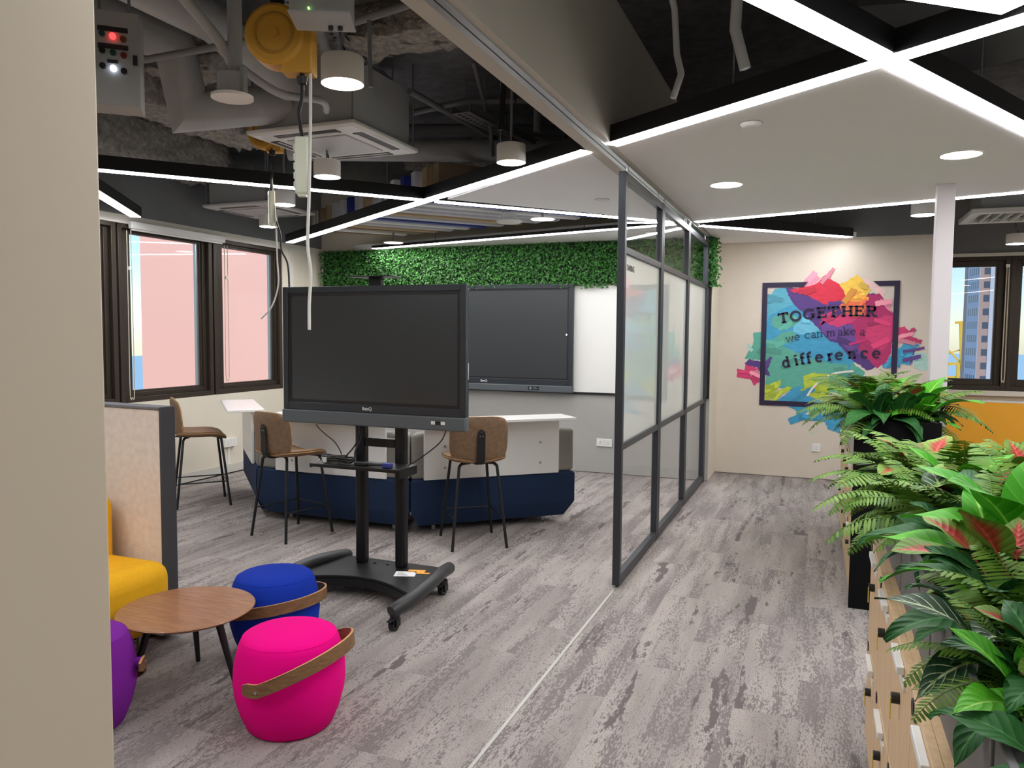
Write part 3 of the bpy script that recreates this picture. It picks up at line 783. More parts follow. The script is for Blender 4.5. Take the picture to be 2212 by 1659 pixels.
def strip(x, y, z0, z1, w, label, rz):
    t = thing('power_strip', label, 'power strip', (x, y, z0), rz, 'hanging white power strips')
    B().box(-w / 2, w / 2, -w * .4, w * .4, .004, z1 - z0).build('body', mat('strip_white', 'dfe3cf', .4), t, bevel=.006)
    n = 5
    for i in range(n):
        zz = .02 + (z1 - z0 - .04) * (i + .5) / n
        B().box(-w * .62, -w * .49, -w * .22, w * .22, zz - .012, zz + .012).build('socket', WPLAST, t, bevel=.003)
    B().box(-w * .3, w * .3, -w * .3, w * .3, -.004, .004).build('end_cap', mat('strip_white', 'dfe3cf', .4), t)
strip(-1.645, 2.20, 1.965, 2.16, .046, 'larger white power strip hanging below the yellow reel', R(25))
tubething('white_cord', smooth_path([(-1.625, 2.222, 2.378), (-1.622, 2.215, 2.2), (-1.612, 2.19, 1.95), (-1.615, 2.185, 1.80), (-1.600, 2.18, 1.70), (-1.607, 2.18, 1.60), (-1.602, 2.172, 1.51)], 5), .0055, CORD, 'white cord hanging in front of the mobile display', 'cord')
reel(-3.337, 4.072, 2.766, .95, 'smaller yellow cable reel peeking under the nearer air conditioner')
tubething('power_cable', smooth_path([(-3.267, 4.06, 2.667), (-3.261, 4.054, 2.55), (-3.278, 4.054, 2.387)], 4), .0075, BLACKP, 'black cable dropping from the smaller reel', 'cable')
tag(B().lathe([(.004, 0), (.018, .006), (.02, .034), (.009, .04)], 16, (-3.267, 4.06, 2.62)).build('cable_stopper', BLACKP), 'black ball stopper on the cable under the smaller reel', 'cable stopper')
strip(-3.267, 4.048, 2.183, 2.398, .048, 'smaller white power strip hanging before the farther air conditioner', R(-40))
tubething('white_cord', smooth_path([(-3.255, 4.06, 2.667), (-3.267, 4.054, 2.503), (-3.232, 4.043, 2.223), (-3.214, 4.031, 1.967), (-3.203, 4.025, 1.803), (-3.238, 4.002, 1.663), (-3.302, 3.978, 1.587)], 6), .005, CORD, 'thin white cord curling in front of the pink window', 'cord')
tubething('power_cable', smooth_path([(-3.238, 4.048, 2.223), (-3.191, 4.037, 2.118), (-3.185, 4.037, 2.025), (-3.138, 4.037, 1.932), (-3.127, 4.037, 1.78)], 6), .006, BLACKP, 'black cable drooping behind the mobile display', 'cable')
mitre_duct([(-2.45, 4.38, 3.03), (-2.40, 5.65, 3.03)], .022, 'pipe', 'slim pipe running away beside the nearer air conditioner casing', PIPE, 10, 'pipe')
mitre_duct([(-2.12, 4.62, 3.25), (-2.2, 5.1, 2.95), (-2.25, 5.25, 2.8)], .014, 'conduit', 'slanting conduit behind the nearer air conditioner casing', PIPE, 8, 'pipe')
mitre_duct([(-1.62, 3.99, 3.25), (-1.66, 3.98, 2.62)], .016, 'conduit', 'black rod hanging left of the lamp by the bulkhead', BLACKM, 8, 'pipe')
mitre_duct([(-2.62, 4.72, 3.0), (-2.30, 4.85, 3.08), (-1.25, 5.25, 3.1)], .02, 'pipe', 'cross pipe behind the nearer air conditioner casing', PIPE, 10, 'pipe')
mitre_duct([(-1.55, 4.6, 3.25), (-1.52, 4.75, 2.9), (-1.56, 4.8, 2.72)], .014, 'conduit', 'conduit dropping toward the light line near the bulkhead', BLACKM, 8, 'pipe')
mitre_duct([(-1.85, 5.1, 3.25), (-1.85, 5.1, 2.9)], .03, 'conduit', 'short riser above the white ceiling triangle', PIPE, 8, 'pipe')
# dim services over the corridor
mitre_duct([(-.98, 3.0, 2.98), (1.6, 3.25, 2.98)], .05, 'pipe', 'dark pipe above the corridor near the bulkhead', PIPE, 12, 'pipe')
mitre_duct([(-.62, 3.07, 3.02), (-.60, 3.32, 2.86), (-.59, 3.34, 2.68), (-.57, 3.34, 2.60), (-.60, 3.33, 2.50)], .014, 'conduit', 'dark conduit dropping onto the corridor light line', DUCT, 10, 'pipe')
mitre_duct([(-.36, 2.9, 3.0), (-.33, 3.15, 2.8), (-.34, 3.2, 2.7), (-.30, 3.22, 2.55)], .022, 'conduit', 'thick dark conduit dropping beside the light crossing', DUCT, 10, 'pipe')
mitre_duct([(.1, 3.9, 2.95), (2.9, 4.4, 2.95)], .11, 'duct', 'dark duct above the corridor ceiling edge', DK, 4)
mitre_duct([(.55, 4.1, 2.80), (1.9, 3.2, 2.80)], .1, 'duct', 'dark square duct over the right light line', DK, 4)
mitre_duct([(-.8, 7.5, 2.98), (2.9, 8.2, 2.98)], .07, 'pipe', 'dark pipe in the wedge above the mural', PIPE, 12, 'pipe')

# ================================================================ FURNITURE
# ---------------------------------------------------------------- sliding glass partition
xp = -1.073
for i, (y0, y1, lab) in enumerate([(4.395, 5.56, 'nearest glass partition leaf, with dark frame and frosted middle'), (5.57, 6.77, 'middle glass partition leaf, with dark frame and frosted middle'), (6.78, 7.98, 'farthest glass partition leaf, with dark frame and frosted middle')]):
    t = thing('glass_partition', lab, 'partition', (xp, y0, 0), 0, 'sliding glass partition leaves')
    L_ = y1 - y0; zt = 2.44; w = .045
    for yy in (0, L_ - w):
        B().box(-.022, .022, yy, yy + w, .015, zt).build('stile', CHAR, t, bevel=.002)
    for z0, z1 in ((.015, .07), (.82, .86), (1.975, 2.015), (zt - .05, zt)):
        B().box(-.020, .020, w, L_ - w, z0, z1).build('rail', CHAR, t, bevel=.002)
    B().box(-.004, .004, w, L_ - w, 2.015, zt - .05).build('top_pane', GLASS, t)
    B().box(-.004, .004, w, L_ - w, .07, .82).build('lower_pane', GLASS, t)
    B().box(-.005, .005, w, L_ - w, .86, 1.975).build('frosted_pane', FROST, t)
    multi('hanger_pin', ALU, t, [B().cyl((0, yy, zt), (0, yy, 2.494), .008, 8) for yy in (.12, L_ - .12)])
    B().cyl((0, .03, .003), (0, .03, .015), .008, 8).build('floor_pin', BLACKP, t)
    if i == 0:
        o = link('lettering', text_mesh('DARING', .052, .0006, m=mat('lettering_dark', '1c1c1e', .5), font_bold=False), t, (.0058, w + .185, 1.90), (R(90), 0, R(90)))
        o['label'] = 'small dark lettering reading DARING'
p = thing('partition_post', 'dark end post fixed to the wall behind the last glass leaf', 'post', (xp, 8.0, 0))
B().box(-.022, .022, 0, .06, 0, 2.49).build('post', CHAR, p, bevel=.002)

# ---------------------------------------------------------------- green foliage band
gw = thing('green_wall', 'band of dense artificial green foliage above the screen', 'green wall', (0, YT, 0))
B().box(-5.72, -1.03, -.045, -.035, 2.05, 2.49).build('backing', mat('foliage_backing', '10240f', .9), gw)
FOL = bpy.data.materials.new('wall_foliage'); FOL.use_nodes = True
_p = FOL.node_tree.nodes['Principled BSDF']; _p.inputs['Roughness'].default_value = .5
_a = FOL.node_tree.nodes.new('ShaderNodeAttribute'); _a.attribute_name = 'tone'
_r = FOL.node_tree.nodes.new('ShaderNodeValToRGB')
_r.color_ramp.elements[0].color = lin('123d17'); _r.color_ramp.elements[1].color = lin('468e30')
FOL.node_tree.links.new(_a.outputs['Fac'], _r.inputs[0]); FOL.node_tree.links.new(_r.outputs[0], _p.inputs['Base Color'])
b = B(); tone = []
for i in range(15000):
    x = rnd.uniform(-5.74, -1.03); z = rnd.uniform(2.03, 2.50); y = -.04 - abs(rnd.gauss(0, .035)) - .005
    if rnd.random() < .035: z = rnd.uniform(2.0, 2.06); 
    if rnd.random() < .04: x = -1.03 + abs(rnd.gauss(0, .035)); z = rnd.uniform(2.0, 2.49); y = -rnd.uniform(-.01, .09)
    s = rnd.uniform(.009, .02)
    c = Vector((x, y, z))
    a = Vector((rnd.uniform(-1, 1), rnd.uniform(-1, .1), rnd.uniform(-1.2, .6))).normalized()
    q = a.cross(Vector((rnd.uniform(-.4, .4), -1, rnd.uniform(-.2, .8)))).normalized()
    n_ = a.cross(q) * s * .25
    b.add([c - a * s, c + q * s * .7 + n_, c + a * s, c - q * s * .7 + n_], [(0, 1, 2), (0, 2, 3)])
    tone += [max(0, min(1, rnd.gauss(.45, .22)))] * 4
me = bpy.data.meshes.new('foliage'); me.from_pydata(b.v, [], b.f)
me.materials.append(FOL)
at = me.attributes.new('tone', 'FLOAT', 'POINT'); at.data.foreach_set('value', tone)
fo = link('foliage', me, gw); fo['kind'] = 'stuff'

# ---------------------------------------------------------------- interactive displays
SCREEN = mat('dark_screen', '303437', .33, spec=.6)
BEZEL = mat('display_bezel', '33383d', .4, .3)
BAR = mat('display_speaker_bar', '5a6064', .5, .2)
def display(t, x0, x1, z0, z1, yf, depth, bar, bez, blk=.018):
    """front face at local y = yf looking to -y"""
    zb = z0 + bar
    b = B().box(x0, x0 + bez, yf, yf + .03, zb, z1).box(x1 - bez, x1, yf, yf + .03, zb, z1).box(x0 + bez, x1 - bez, yf, yf + .03, z1 - bez, z1).box(x0 + bez, x1 - bez, yf, yf + .03, zb, zb + bez * 1.25)
    fr = b.build('bezel', BEZEL, t, bevel=.003)
    a, c = bez, bez + blk
    B().box(x0 + a, x0 + c, yf + .006, yf + .02, zb + bez * 1.25, z1 - bez).box(x1 - c, x1 - a, yf + .006, yf + .02, zb + bez * 1.25, z1 - bez).box(x0 + c, x1 - c, yf + .006, yf + .02, z1 - c, z1 - bez).box(x0 + c, x1 - c, yf + .006, yf + .02, zb + bez * 1.25, zb + bez * 1.25 + blk).build('screen_border', BLACKP, t)
    B().box(x0 + c, x1 - c, yf + .009, yf + .02, zb + bez * 1.25 + blk, z1 - c).build('screen', SCREEN, t)
    B().box(x0 + .01, x1 - .01, yf + .03, yf + depth, zb - .02, z1 - .02).build('rear_cover', BLACKP, t, bevel=.01)
    B().box(x0 - .004, x1 + .004, yf - .012, yf + .04, z0, zb).build('speaker_bar', BAR, t, bevel=.008, seg=3)
    lo = link('logo', text_mesh('BenQ', .027 * (x1 - x0) ** .5 / 1.1, .0006, 'logo', mat('logo_white', 'dcdcdc', .4), True), t, ((x0 + x1) / 2 - .02, yf - .0008, zb + bez * .62), (R(90), 0, 0))
    lo['label'] = 'small white maker lettering'
    return zb
t = thing('wall_display', 'large dark interactive screen mounted on the back wall', 'display', (-3.50, YT, 0))
zb = display(t, -1.03, 1.03, .865, 2.055, -.10, .078, .075, .05)
multi('port_cover', BLACKP, t, [B().box(x, x + .06, -.1135, -.111, .885, .925) for x in (.52, .59)])
B().cyl((.55, -.1135, .905), (.55, -.1145, .905), .014, 14).box(.60, .61, -.1145, -.1135, .895, .918).box(.62, .635, -.1145, -.1135, .900, .908).build('port', mat('port_grey', '8a8d90', .4), t)
B().cyl((.955, -.0915, 1.50), (.955, -.0905, 1.50), .010, 12).build('indicator_light', emissive('led_white', 'd8e6ff', 2.0), t)

t = thing('mobile_display', 'dark interactive screen on a black wheeled stand', 'display', (-2.375, 3.80, 0))
zb = display(t, -.604, .604, .965, 1.77, -.02, .07, .078, .036)
multi('usb_port', WPLAST, t, [B().box(x, x + .025, -.0345, -.0315, .999, 1.017) for x in (.40, .46)])
B().box(.425, .46, -.0345, -.0315, .998, 1.018).build('hdmi_port', BLACKP, t)
B().box(.604, .608, .0, .012, 1.25, 1.34).build('side_strip', ALU, t)
for x in (-.145, .125):
    B().box(x - .032, x + .032, .085, .155, .115, 1.75).build('post', BLACKM, t, bevel=.02, seg=4)
B().box(-.11, .09, .10, .14, .83, .88).build('crossbar', BLACKM, t, bevel=.003)
b = B().box(-.145, -.08, .05, .09, 1.1, 1.6).box(.06, .125, .05, .09, 1.1, 1.6).box(-.3, .3, .055, .075, 1.45, 1.5).box(-.3, .3, .055, .075, 1.2, 1.25)
b.build('mounting_bracket', BLACKM, t)
sh = B().prism([(-.36, -.10), (.24, -.10), (.24, .10), (-.36, .10)], .735, .741)
sh.box(-.36, .24, -.104, -.10, .722, .741).box(.236, .24, -.10, .10, .69, .741).box(-.36, -.356, -.1, .1, .715, .741)
sh.build('shelf', BLACKM, t, bevel=.002)
B().prism([(-.17, .0), (.13, .0), (.10, .16), (-.14, .16)], 1.822, 1.828).build('camera_shelf', BLACKM, t, bevel=.002)
B().box(-.055, .025, .06, .09, 1.72, 1.822).build('camera_shelf_post', BLACKM, t)
# trapezoid base plate with a concave front edge
front = [(-.36 + .76 * i / 16, -.28 + .145 * math.sin(math.pi * i / 16)) for i in range(17)]
B().prism(front + [(.36, .20), (-.33, .20)], .105, .122).build('base_plate', BLACKM, t, bevel=.003)
bz = B(); 
bz.rings([[(x, y - .004, z) for x, y, z in ((x, y, .06), (x, y, .105), (x, y + .012, .105), (x, y + .012, .06))] for x, y in front], True).build('front_skirt', BLACKM, t)
for s_, x in ((1, .415), (-1, -.35)):
    pts = smooth_path([(x + s_ * .005, -.50, .10), (x + s_ * .04, -.36, .125), (x + s_ * .035, -.12, .14), (x + s_ * -.0, .08, .135), (x - s_ * .03, .24, .115)], 5)
    B().tube(pts, [.030] + [.036] * (len(pts) - 2) + [.030], 14).build('side_leg', mat('leg_grey', '2b2c2e', .45), t)
    for (cx, cy) in ((x + s_ * .012, -.475), (x - s_ * .005, .10 if s_ > 0 else .13)):
        c = B().cyl((cx, cy, .058), (cx, cy, .085), .026, 16).box(cx - .022, cx - .017, cy - .02, cy + .02, .02, .062).box(cx + .017, cx + .022, cy - .02, cy + .02, .02, .062).build('caster', BLACKP, t)
        B().cyl((cx - .015, cy - .008, .033), (cx + .015, cy - .008, .033), .033, 20).build('wheel', mat('wheel_black', '0f0f10', .25), c)
        B().box(cx - .012, cx + .012, cy - .062, cy - .02, .056, .066).build('brake_lever', BLACKP, c, bevel=.003)
for x in (-.06, .03):
    B().cyl((x, .12, .122), (x, .12, .127), .009, 10).build('bolt', BLACKP, t)
MOB = (-2.375, 3.80)
def cable(pts, r, label, m=BLACKP, nm='cable', cat='cable'):
    return tag(B().tube(smooth_path([(MOB[0] + a, MOB[1] + b_, c) for a, b_, c in pts], 6), r, 7).build(nm, m), label, cat)
cable([(-.40, .02, .955), (-.36, .0, .93), (-.30, -.02, .90), (-.24, -.02, .86), (-.19, -.03, .80), (-.18, -.04, .758)], .0035, 'thin black cable hanging from the display to the shelf at its left')
cable([(.47, .01, .962), (.45, .0, .91), (.40, -.01, .86), (.32, -.02, .80), (.25, -.02, .757)], .0035, 'thin black cable hanging from the display to the shelf at its right')
cable([(-.10, .03, .96), (-.10, .02, .90), (-.12, .0, .84), (-.16, -.04, .78), (-.2, -.05, .752)], .005, 'black cable along the left post of the display stand')
cable([(-.085, .035, .96), (-.09, .02, .88), (-.10, -.02, .82), (-.09, -.05, .77), (-.13, -.06, .750)], .005, 'second black cable along the left post of the display stand')
r3 = random.Random(5)
ct = thing('cable_coil', 'tangled coil of black cables on the stand shelf', 'cable coil', (MOB[0] - .22, MOB[1] - .03, .745))
for k_ in range(5):
    rr = r3.uniform(.045, .07); ox = r3.uniform(-.03, .03); oy = r3.uniform(-.006, .006)
    pts = [(ox + rr * 1.5 * math.cos(a), oy + rr * .55 * math.sin(a), .008 + k_ * .007 + .004 * math.sin(3 * a)) for a in [2 * math.pi * i / 22 for i in range(22)]]
    B().tube(pts + [pts[0]], .0048, 6, False).build('loop', BLACKP, ct)
B().box(-.07, -.052, -.035, .035, .002, .03).build('cable_tie', WPLAST, ct)
B().tube([(-.10, -.045, .004), (-.085, -.05, .02)], .004, 6).build('white_clip', WPLAST, ct)
ad = thing('video_adapter', 'black cable with a blue plug lying on the stand shelf', 'adapter', (MOB[0] + .06, MOB[1] - .055, .742))
B().box(-.14, -.06, -.014, .014, .0, .020).build('power_brick', BLACKP, ad, bevel=.004)
B().tube(smooth_path([(-.06, 0, .01), (0, -.005, .012), (.05, .005, .012)], 4), .009, 8).build('lead', BLACKP, ad)
B().box(.05, .10, -.022, .022, .0, .026).build('blue_plug', mat('plug_blue', '2b3a8c', .4), ad, bevel=.004)
pp = thing('paper_note', 'white printed sheet lying on the stand base', 'paper', (MOB[0] + .215, MOB[1] + .005, .1225), R(20))
B().box(-.06, .06, -.045, .045, 0, .0012).build('sheet', mat('paper_white', 'e4e4e4', .7), pp)
for i in range(4):
    B().box(-.045, .02 - i * .012, -.03 + i * .015, -.026 + i * .015, .0012, .0016).build('print_line', mat('print_grey', '6a6a6c', .7), pp)
pn = thing('sticky_note', 'orange note lying beside the white sheet on the stand base', 'note', (MOB[0] + .25, MOB[1] + .075, .1225), R(15))
B().box(-.05, .05, -.022, .022, 0, .0012).box(.0, .085, -.045, -.0225, 0, .0012).build('sheet', mat('note_orange', 'f2a63a', .7), pn)

# ---------------------------------------------------------------- bar stools
LEATH = mat('brown_leather', '7e634a', .65, var=.14, vscale=40, bump=.25, bscale=300)
STITCH = mat('stitching', 'b48a58', .8)
SBLK = mat('stool_black', '1e1f21', .45, .3)
def make_stool(label):
    t = thing('bar_stool', label, 'stool', (0, 0, 0), 0, 'brown bar stools around the lounge')
    # seat: thick rounded shell, front drops, sides rise
    nx, ny = 14, 12
    b = B(); W, D = .215, .20
    def sf(u, v):
        a = abs(u) ** 3; 
        x = u * W * (1 - .10 * max(0, v) ** 2 - .06 * max(0, -v) ** 2)
        y = v * D
        e = 1 - max(abs(u), abs(v)) ** 8
        z = .635 + .028 * u * u - .035 * max(0, v) ** 3 + .012 * max(0, -v) ** 2
        return x, y, z
    top = []
    import itertools
    def sq(u, v):   # square to rounded square
        return u * math.sqrt(1 - .2 * v ** 4), v * math.sqrt(1 - .2 * u ** 4)
    for off in (0, -.046):
        for j in range(ny + 1):
            for i in range(nx + 1):
                u, v = -1 + 2 * i / nx, -1 + 2 * j / ny
                uu, vv = sq(u, v)
                x, y, z = sf(uu, vv)
                edge = max(abs(u), abs(v))
                dz = -.014 * max(0, (edge - .75) / .25) ** 2 if off == 0 else .008 * max(0, (edge - .75) / .25) ** 2
                top.append((x, y, z + off + dz))
    n1 = (nx + 1) * (ny + 1)
    idx = lambda i, j, k: k * n1 + j * (nx + 1) + i
    fs = []
    for j in range(ny):
        for i in range(nx):
            fs.append((idx(i, j, 0), idx(i + 1, j, 0), idx(i + 1, j + 1, 0), idx(i, j + 1, 0)))
            fs.append((idx(i, j + 1, 1), idx(i + 1, j + 1, 1), idx(i + 1, j, 1), idx(i, j, 1)))
    loop = [(i, 0) for i in range(nx)] + [(nx, j) for j in range(ny)] + [(i, ny) for i in range(nx, 0, -1)] + [(0, j) for j in range(ny, 0, -1)]
    for k_ in range(len(loop)):
        a, c = loop[k_], loop[(k_ + 1) % len(loop)]
        fs.append((idx(*a, 0), idx(*a, 1), idx(*c, 1), idx(*c, 0)))
    seat = B().add(top, fs).build('seat', LEATH, t, ang=70)
    per = [Vector(top[idx(*a, 0)]) * .998 + Vector((0, 0, -.012)) for a in loop]
    B().tube([Vector((p_.x * 1.01, p_.y * 1.01, p_.z)) for p_ in per + per[:1]], .0028, 5, False).build('seam', STITCH, seat)
    # backrest: curved rounded panel
    nx, nz = 14, 12
    pts = []
    for off in (0, .03):
        for j in range(nz + 1):
            for i in range(nx + 1):
                u, v = -1 + 2 * i / nx, -1 + 2 * j / nz
                uu, vv = u * math.sqrt(1 - .26 * v ** 4), v * math.sqrt(1 - .26 * u ** 4)
                edge = max(abs(u), abs(v)); th = .009 * max(0, (edge - .75) / .25) ** 2
                pts.append((uu * .205, -.215 - .055 * (vv * .5 + .5) * .6 + .05 * uu * uu + off + (th if off == 0 else -th), .775 + vv * .155))
    n1 = (nx + 1) * (nz + 1)
    idx = lambda i, j, k: k * n1 + j * (nx + 1) + i
    fs = []
    for j in range(nz):
        for i in range(nx):
            fs.append((idx(i, j, 0), idx(i + 1, j, 0), idx(i + 1, j + 1, 0), idx(i, j + 1, 0)))
            fs.append((idx(i, j + 1, 1), idx(i + 1, j + 1, 1), idx(i + 1, j, 1), idx(i, j, 1)))
    loop = [(i, 0) for i in range(nx)] + [(nx, j) for j in range(nz)] + [(i, nz) for i in range(nx, 0, -1)] + [(0, j) for j in range(nz, 0, -1)]
    for k_ in range(len(loop)):
        a, c = loop[k_], loop[(k_ + 1) % len(loop)]
        fs.append((idx(*a, 0), idx(*a, 1), idx(*c, 1), idx(*c, 0)))
    back = B().add(pts, fs).build('backrest', LEATH, t, ang=70)
    per = [(Vector(pts[idx(*a, 0)]) + Vector(pts[idx(*a, 1)])) / 2 for a in loop]
    cc = sum(per, Vector()) / len(per)
    B().tube([cc + (p_ - cc) * 1.008 for p_ in per + per[:1]], .0035, 5, False).build('seam', STITCH, back)
    # flat steel bracket
    path = smooth_path([(0, .02, .596), (0, -.12, .595), (0, -.205, .60), (0, -.243, .64), (0, -.247, .74), (0, -.252, .845)], 5)
    rings = []
    for i, p_ in enumerate(path):
        tt = (path[min(i + 1, len(path) - 1)] - path[max(i - 1, 0)]).normalized()
        nrm = Vector((1, 0, 0)).cross(tt) * .0025
        w_ = .027 if i < len(path) - 2 else (.022 if i == len(path) - 2 else .008)
        rings.append([p_ + Vector((-w_, 0, 0)) - nrm, p_ + Vector((w_, 0, 0)) - nrm, p_ + Vector((w_, 0, 0)) + nrm, p_ + Vector((-w_, 0, 0)) + nrm])
    br = B().rings(rings).build('back_bracket', SBLK, t)
    for x, z in ((-.01, .80), (.01, .80), (0, .83)):
        B().cyl((x, -.2545, z), (x, -.250, z), .004, 8).build('rivet', mat('rivet', '8d8f92', .3, .8), br)
    # legs
    for sx in (-1, 1):
        for sy in (-1, 1):
            pts2 = smooth_path([(sx * .05, sy * .10, .594), (sx * .105, sy * .125, .594), (sx * .135, sy * .142, .572), (sx * .195, sy * .215, .006)], 5)
            pts2 = smooth_path([(sx * .05, sy * .10, .594), (sx * .112, sy * .135, .594), (sx * .136, sy * .152, .575)], 5) + [Vector((sx * .195, sy * .215, .004))]
            B().tube(pts2, .0105, 10).build('leg', SBLK, t)
            B().cyl((sx * .195, sy * .215, 0), (sx * .1945, sy * .2145, .008), .0115, 10).build('foot_glide', BLACKP, t)
    f_ = lambda sx, sy, z: Vector((sx * (.195 - .059 * (z / .575)), sy * (.215 - .063 * (z / .575)), z))
    B().cyl(f_(-1, 1, .21), f_(1, 1, .21), .0055, 8).build('footrest', SBLK, t)
    for sx in (-1, 1):
        B().cyl(f_(sx, -1, .21), f_(sx, 1, .21), .0055, 8).build('stretcher', SBLK, t)
    return t
def dup(root, loc, rz, label):
    r = root.copy(); COL.objects.link(r); r.location = loc; r.rotation_euler = (0, 0, rz); r['label'] = label
    for ch in list(root.children):
        c = ch.copy(); COL.objects.link(c); c.parent = r
        for g_ in ch.children:
            d_ = g_.copy(); COL.objects.link(d_); d_.parent = c
    return r
st = make_stool('brown leather bar stool right of the mobile display, seen from behind')
st.location = (-2.276, 4.990, 0); st.rotation_euler = (0, 0, R(37.7))
dup(st, (-3.607, 4.662, 0), R(-13.5), 'brown leather bar stool left of the mobile display, before the navy sofa')
dup(st, (-4.985, 5.20, 0), R(-41), 'brown leather bar stool by the window wall behind the felt screen')

# ---------------------------------------------------------------- ring of navy lounge modules
NAVY = mat('navy_fabric', '10294a', .9, var=.12, vscale=90, bump=.3, bscale=400)
FELT = mat('grey_fabric', '86837c', .95, var=.10, vscale=70, bump=.4, bscale=350)
LAM = mat('white_laminate', 'e3e3e0', .25)
P = [(-5.09, 5.85), (-4.165, 4.93), (-2.768, 4.945), (-1.770, 5.846)]
def module(a, c, x0, x1, label, gap_l=.01):
    a, c = Vector(a), Vector(c)
    L_ = (c - a).length
    t = thing('lounge_module', label, 'sofa', (a.x, a.y, 0), math.atan2(c.y - a.y, c.x - a.x), 'navy lounge modules with white counters')
    poly = [(.006, 0), (L_ - .006, 0), (L_ - .30, .72), (.30, .72)]
    rings = [[(x, y, z) for x, y in inset(poly, i)] for i, z in ((.058, .055), (.048, .06), (.004, .165), (0, .18), (0, .40), (.006, .41), (.02, .418))]
    B().rings(rings).build('base', NAVY, t, ang=25)
    mid = L_ / 2
    for x_0, x_1 in ((.008, mid - .004), (mid + .004, L_ - .008)):
        bl = .075 if x_0 < .01 else 0; br_ = .075 if x_1 > L_ - .01 else 0
        B().prism([(x_0, .012), (x_1, .012), (x_1 - br_, .19), (x_0 + bl, .19)], .418, .755).build('back_cushion', FELT, t, bevel=.022, seg=3)
    B().box(x0, x1, -.012, .011, .412, .846).build('back_panel', LAM, t, bevel=.004)
    B().box(x0 - .02, x1 + .06, -.20, .09, .846, .868).build('counter', LAM, t, bevel=.004)
    for x in (x0 + .16, x1 - .16):
        for z in (.50, .66):
            B().cyl((x, -.0145, z), (x, -.011, z), .010, 14).build('screw_cap', mat('screw_grey', '9da0a4', .4, .4), t)
    for x, y in ((.22, .16), (L_ - .22, .16), (.42, .6), (L_ - .42, .6)):
        B().cyl((x, y, 0), (x, y, .058), .018, 12).build('foot', ALU, t)
    return t
module(P[0], P[1], .12, 1.08, 'navy lounge module nearest the window, counter jutting to the left')
module(P[1], P[2], .20, 1.20, 'navy lounge module behind the mobile display stand')
module(P[2], P[3], .105, 1.195, 'navy lounge module at the right end, behind the stool')

# ---------------------------------------------------------------- yellow sofa and felt screen
YEL = mat('yellow_fabric', 'f7b90f', .85, bump=.15, bscale=500, var=.04, vscale=60)
t = thing('yellow_sofa', 'yellow upholstered lounge sofa beside the round table', 'sofa', (-2.80, 2.74, 0))
B().box(-.42, 0, -1.5, 0, .10, .425).build('seat', YEL, t, bevel=.075, seg=6)
B().box(-.64, -.36, -1.5, 0, .12, .71).build('backrest', YEL, t, bevel=.06, seg=5)
for x, y in ((-.10, -.12), (-.5, -.12), (-.10, -1.4), (-.5, -1.4)):
    B().cyl((x, y, 0), (x, y, .12), .014, 10).build('leg', ALU, t)
t = thing('felt_screen', 'grey felt privacy screen with dark edge behind the yellow sofa', 'screen', (-2.895, 2.77, 0), R(-3))
B().box(-1.2, -.012, 0, .075, .02, 1.125).build('felt_panel', mat('speckled_felt', 'e6dfd8', .95, var=.07, vscale=30, bump=.3, bscale=200), t, bevel=.004)
DF = mat('dark_felt', '46474a', .95, bump=.3, bscale=300)
B().box(-.012, 0, -.006, .081, .02, 1.14).build('end_edge', DF, t, bevel=.004)
B().box(-1.2, -.012, -.006, .081, 1.125, 1.14).build('top_edge', mat('grey_felt_edge', '73757a', .95), t, bevel=.004)
multi('foot', BLACKM, t, [B().box(x, x + .1, -.05, .12, 0, .02) for x in (-1.1, -.2)])

# ---------------------------------------------------------------- round wooden coffee table
WAL = wood('walnut_top', '8a5a38', 'a87850', (3, 22, 22), .4, .15)
t = thing('coffee_table', 'round walnut coffee table with black tapered legs', 'table', (-2.445, 2.455, 0), 0)
B().lathe([(.235, .312), (.265, .326), (.275, .334), (.272, .338)], 56).build('top', WAL, t)
for k_ in range(3):
    a = R(5 + 120 * k_)
    B().tube([(.15 * math.cos(a), .15 * math.sin(a), .314), (.245 * math.cos(a), .245 * math.sin(a), 0)], [.017, .010], 12).build('leg', mat('leg_black', '17171a', .4), t)
B().lathe([(.15, .300), (.15, .313)], 32).build('under_plate', mat('leg_black', '17171a', .4), t)

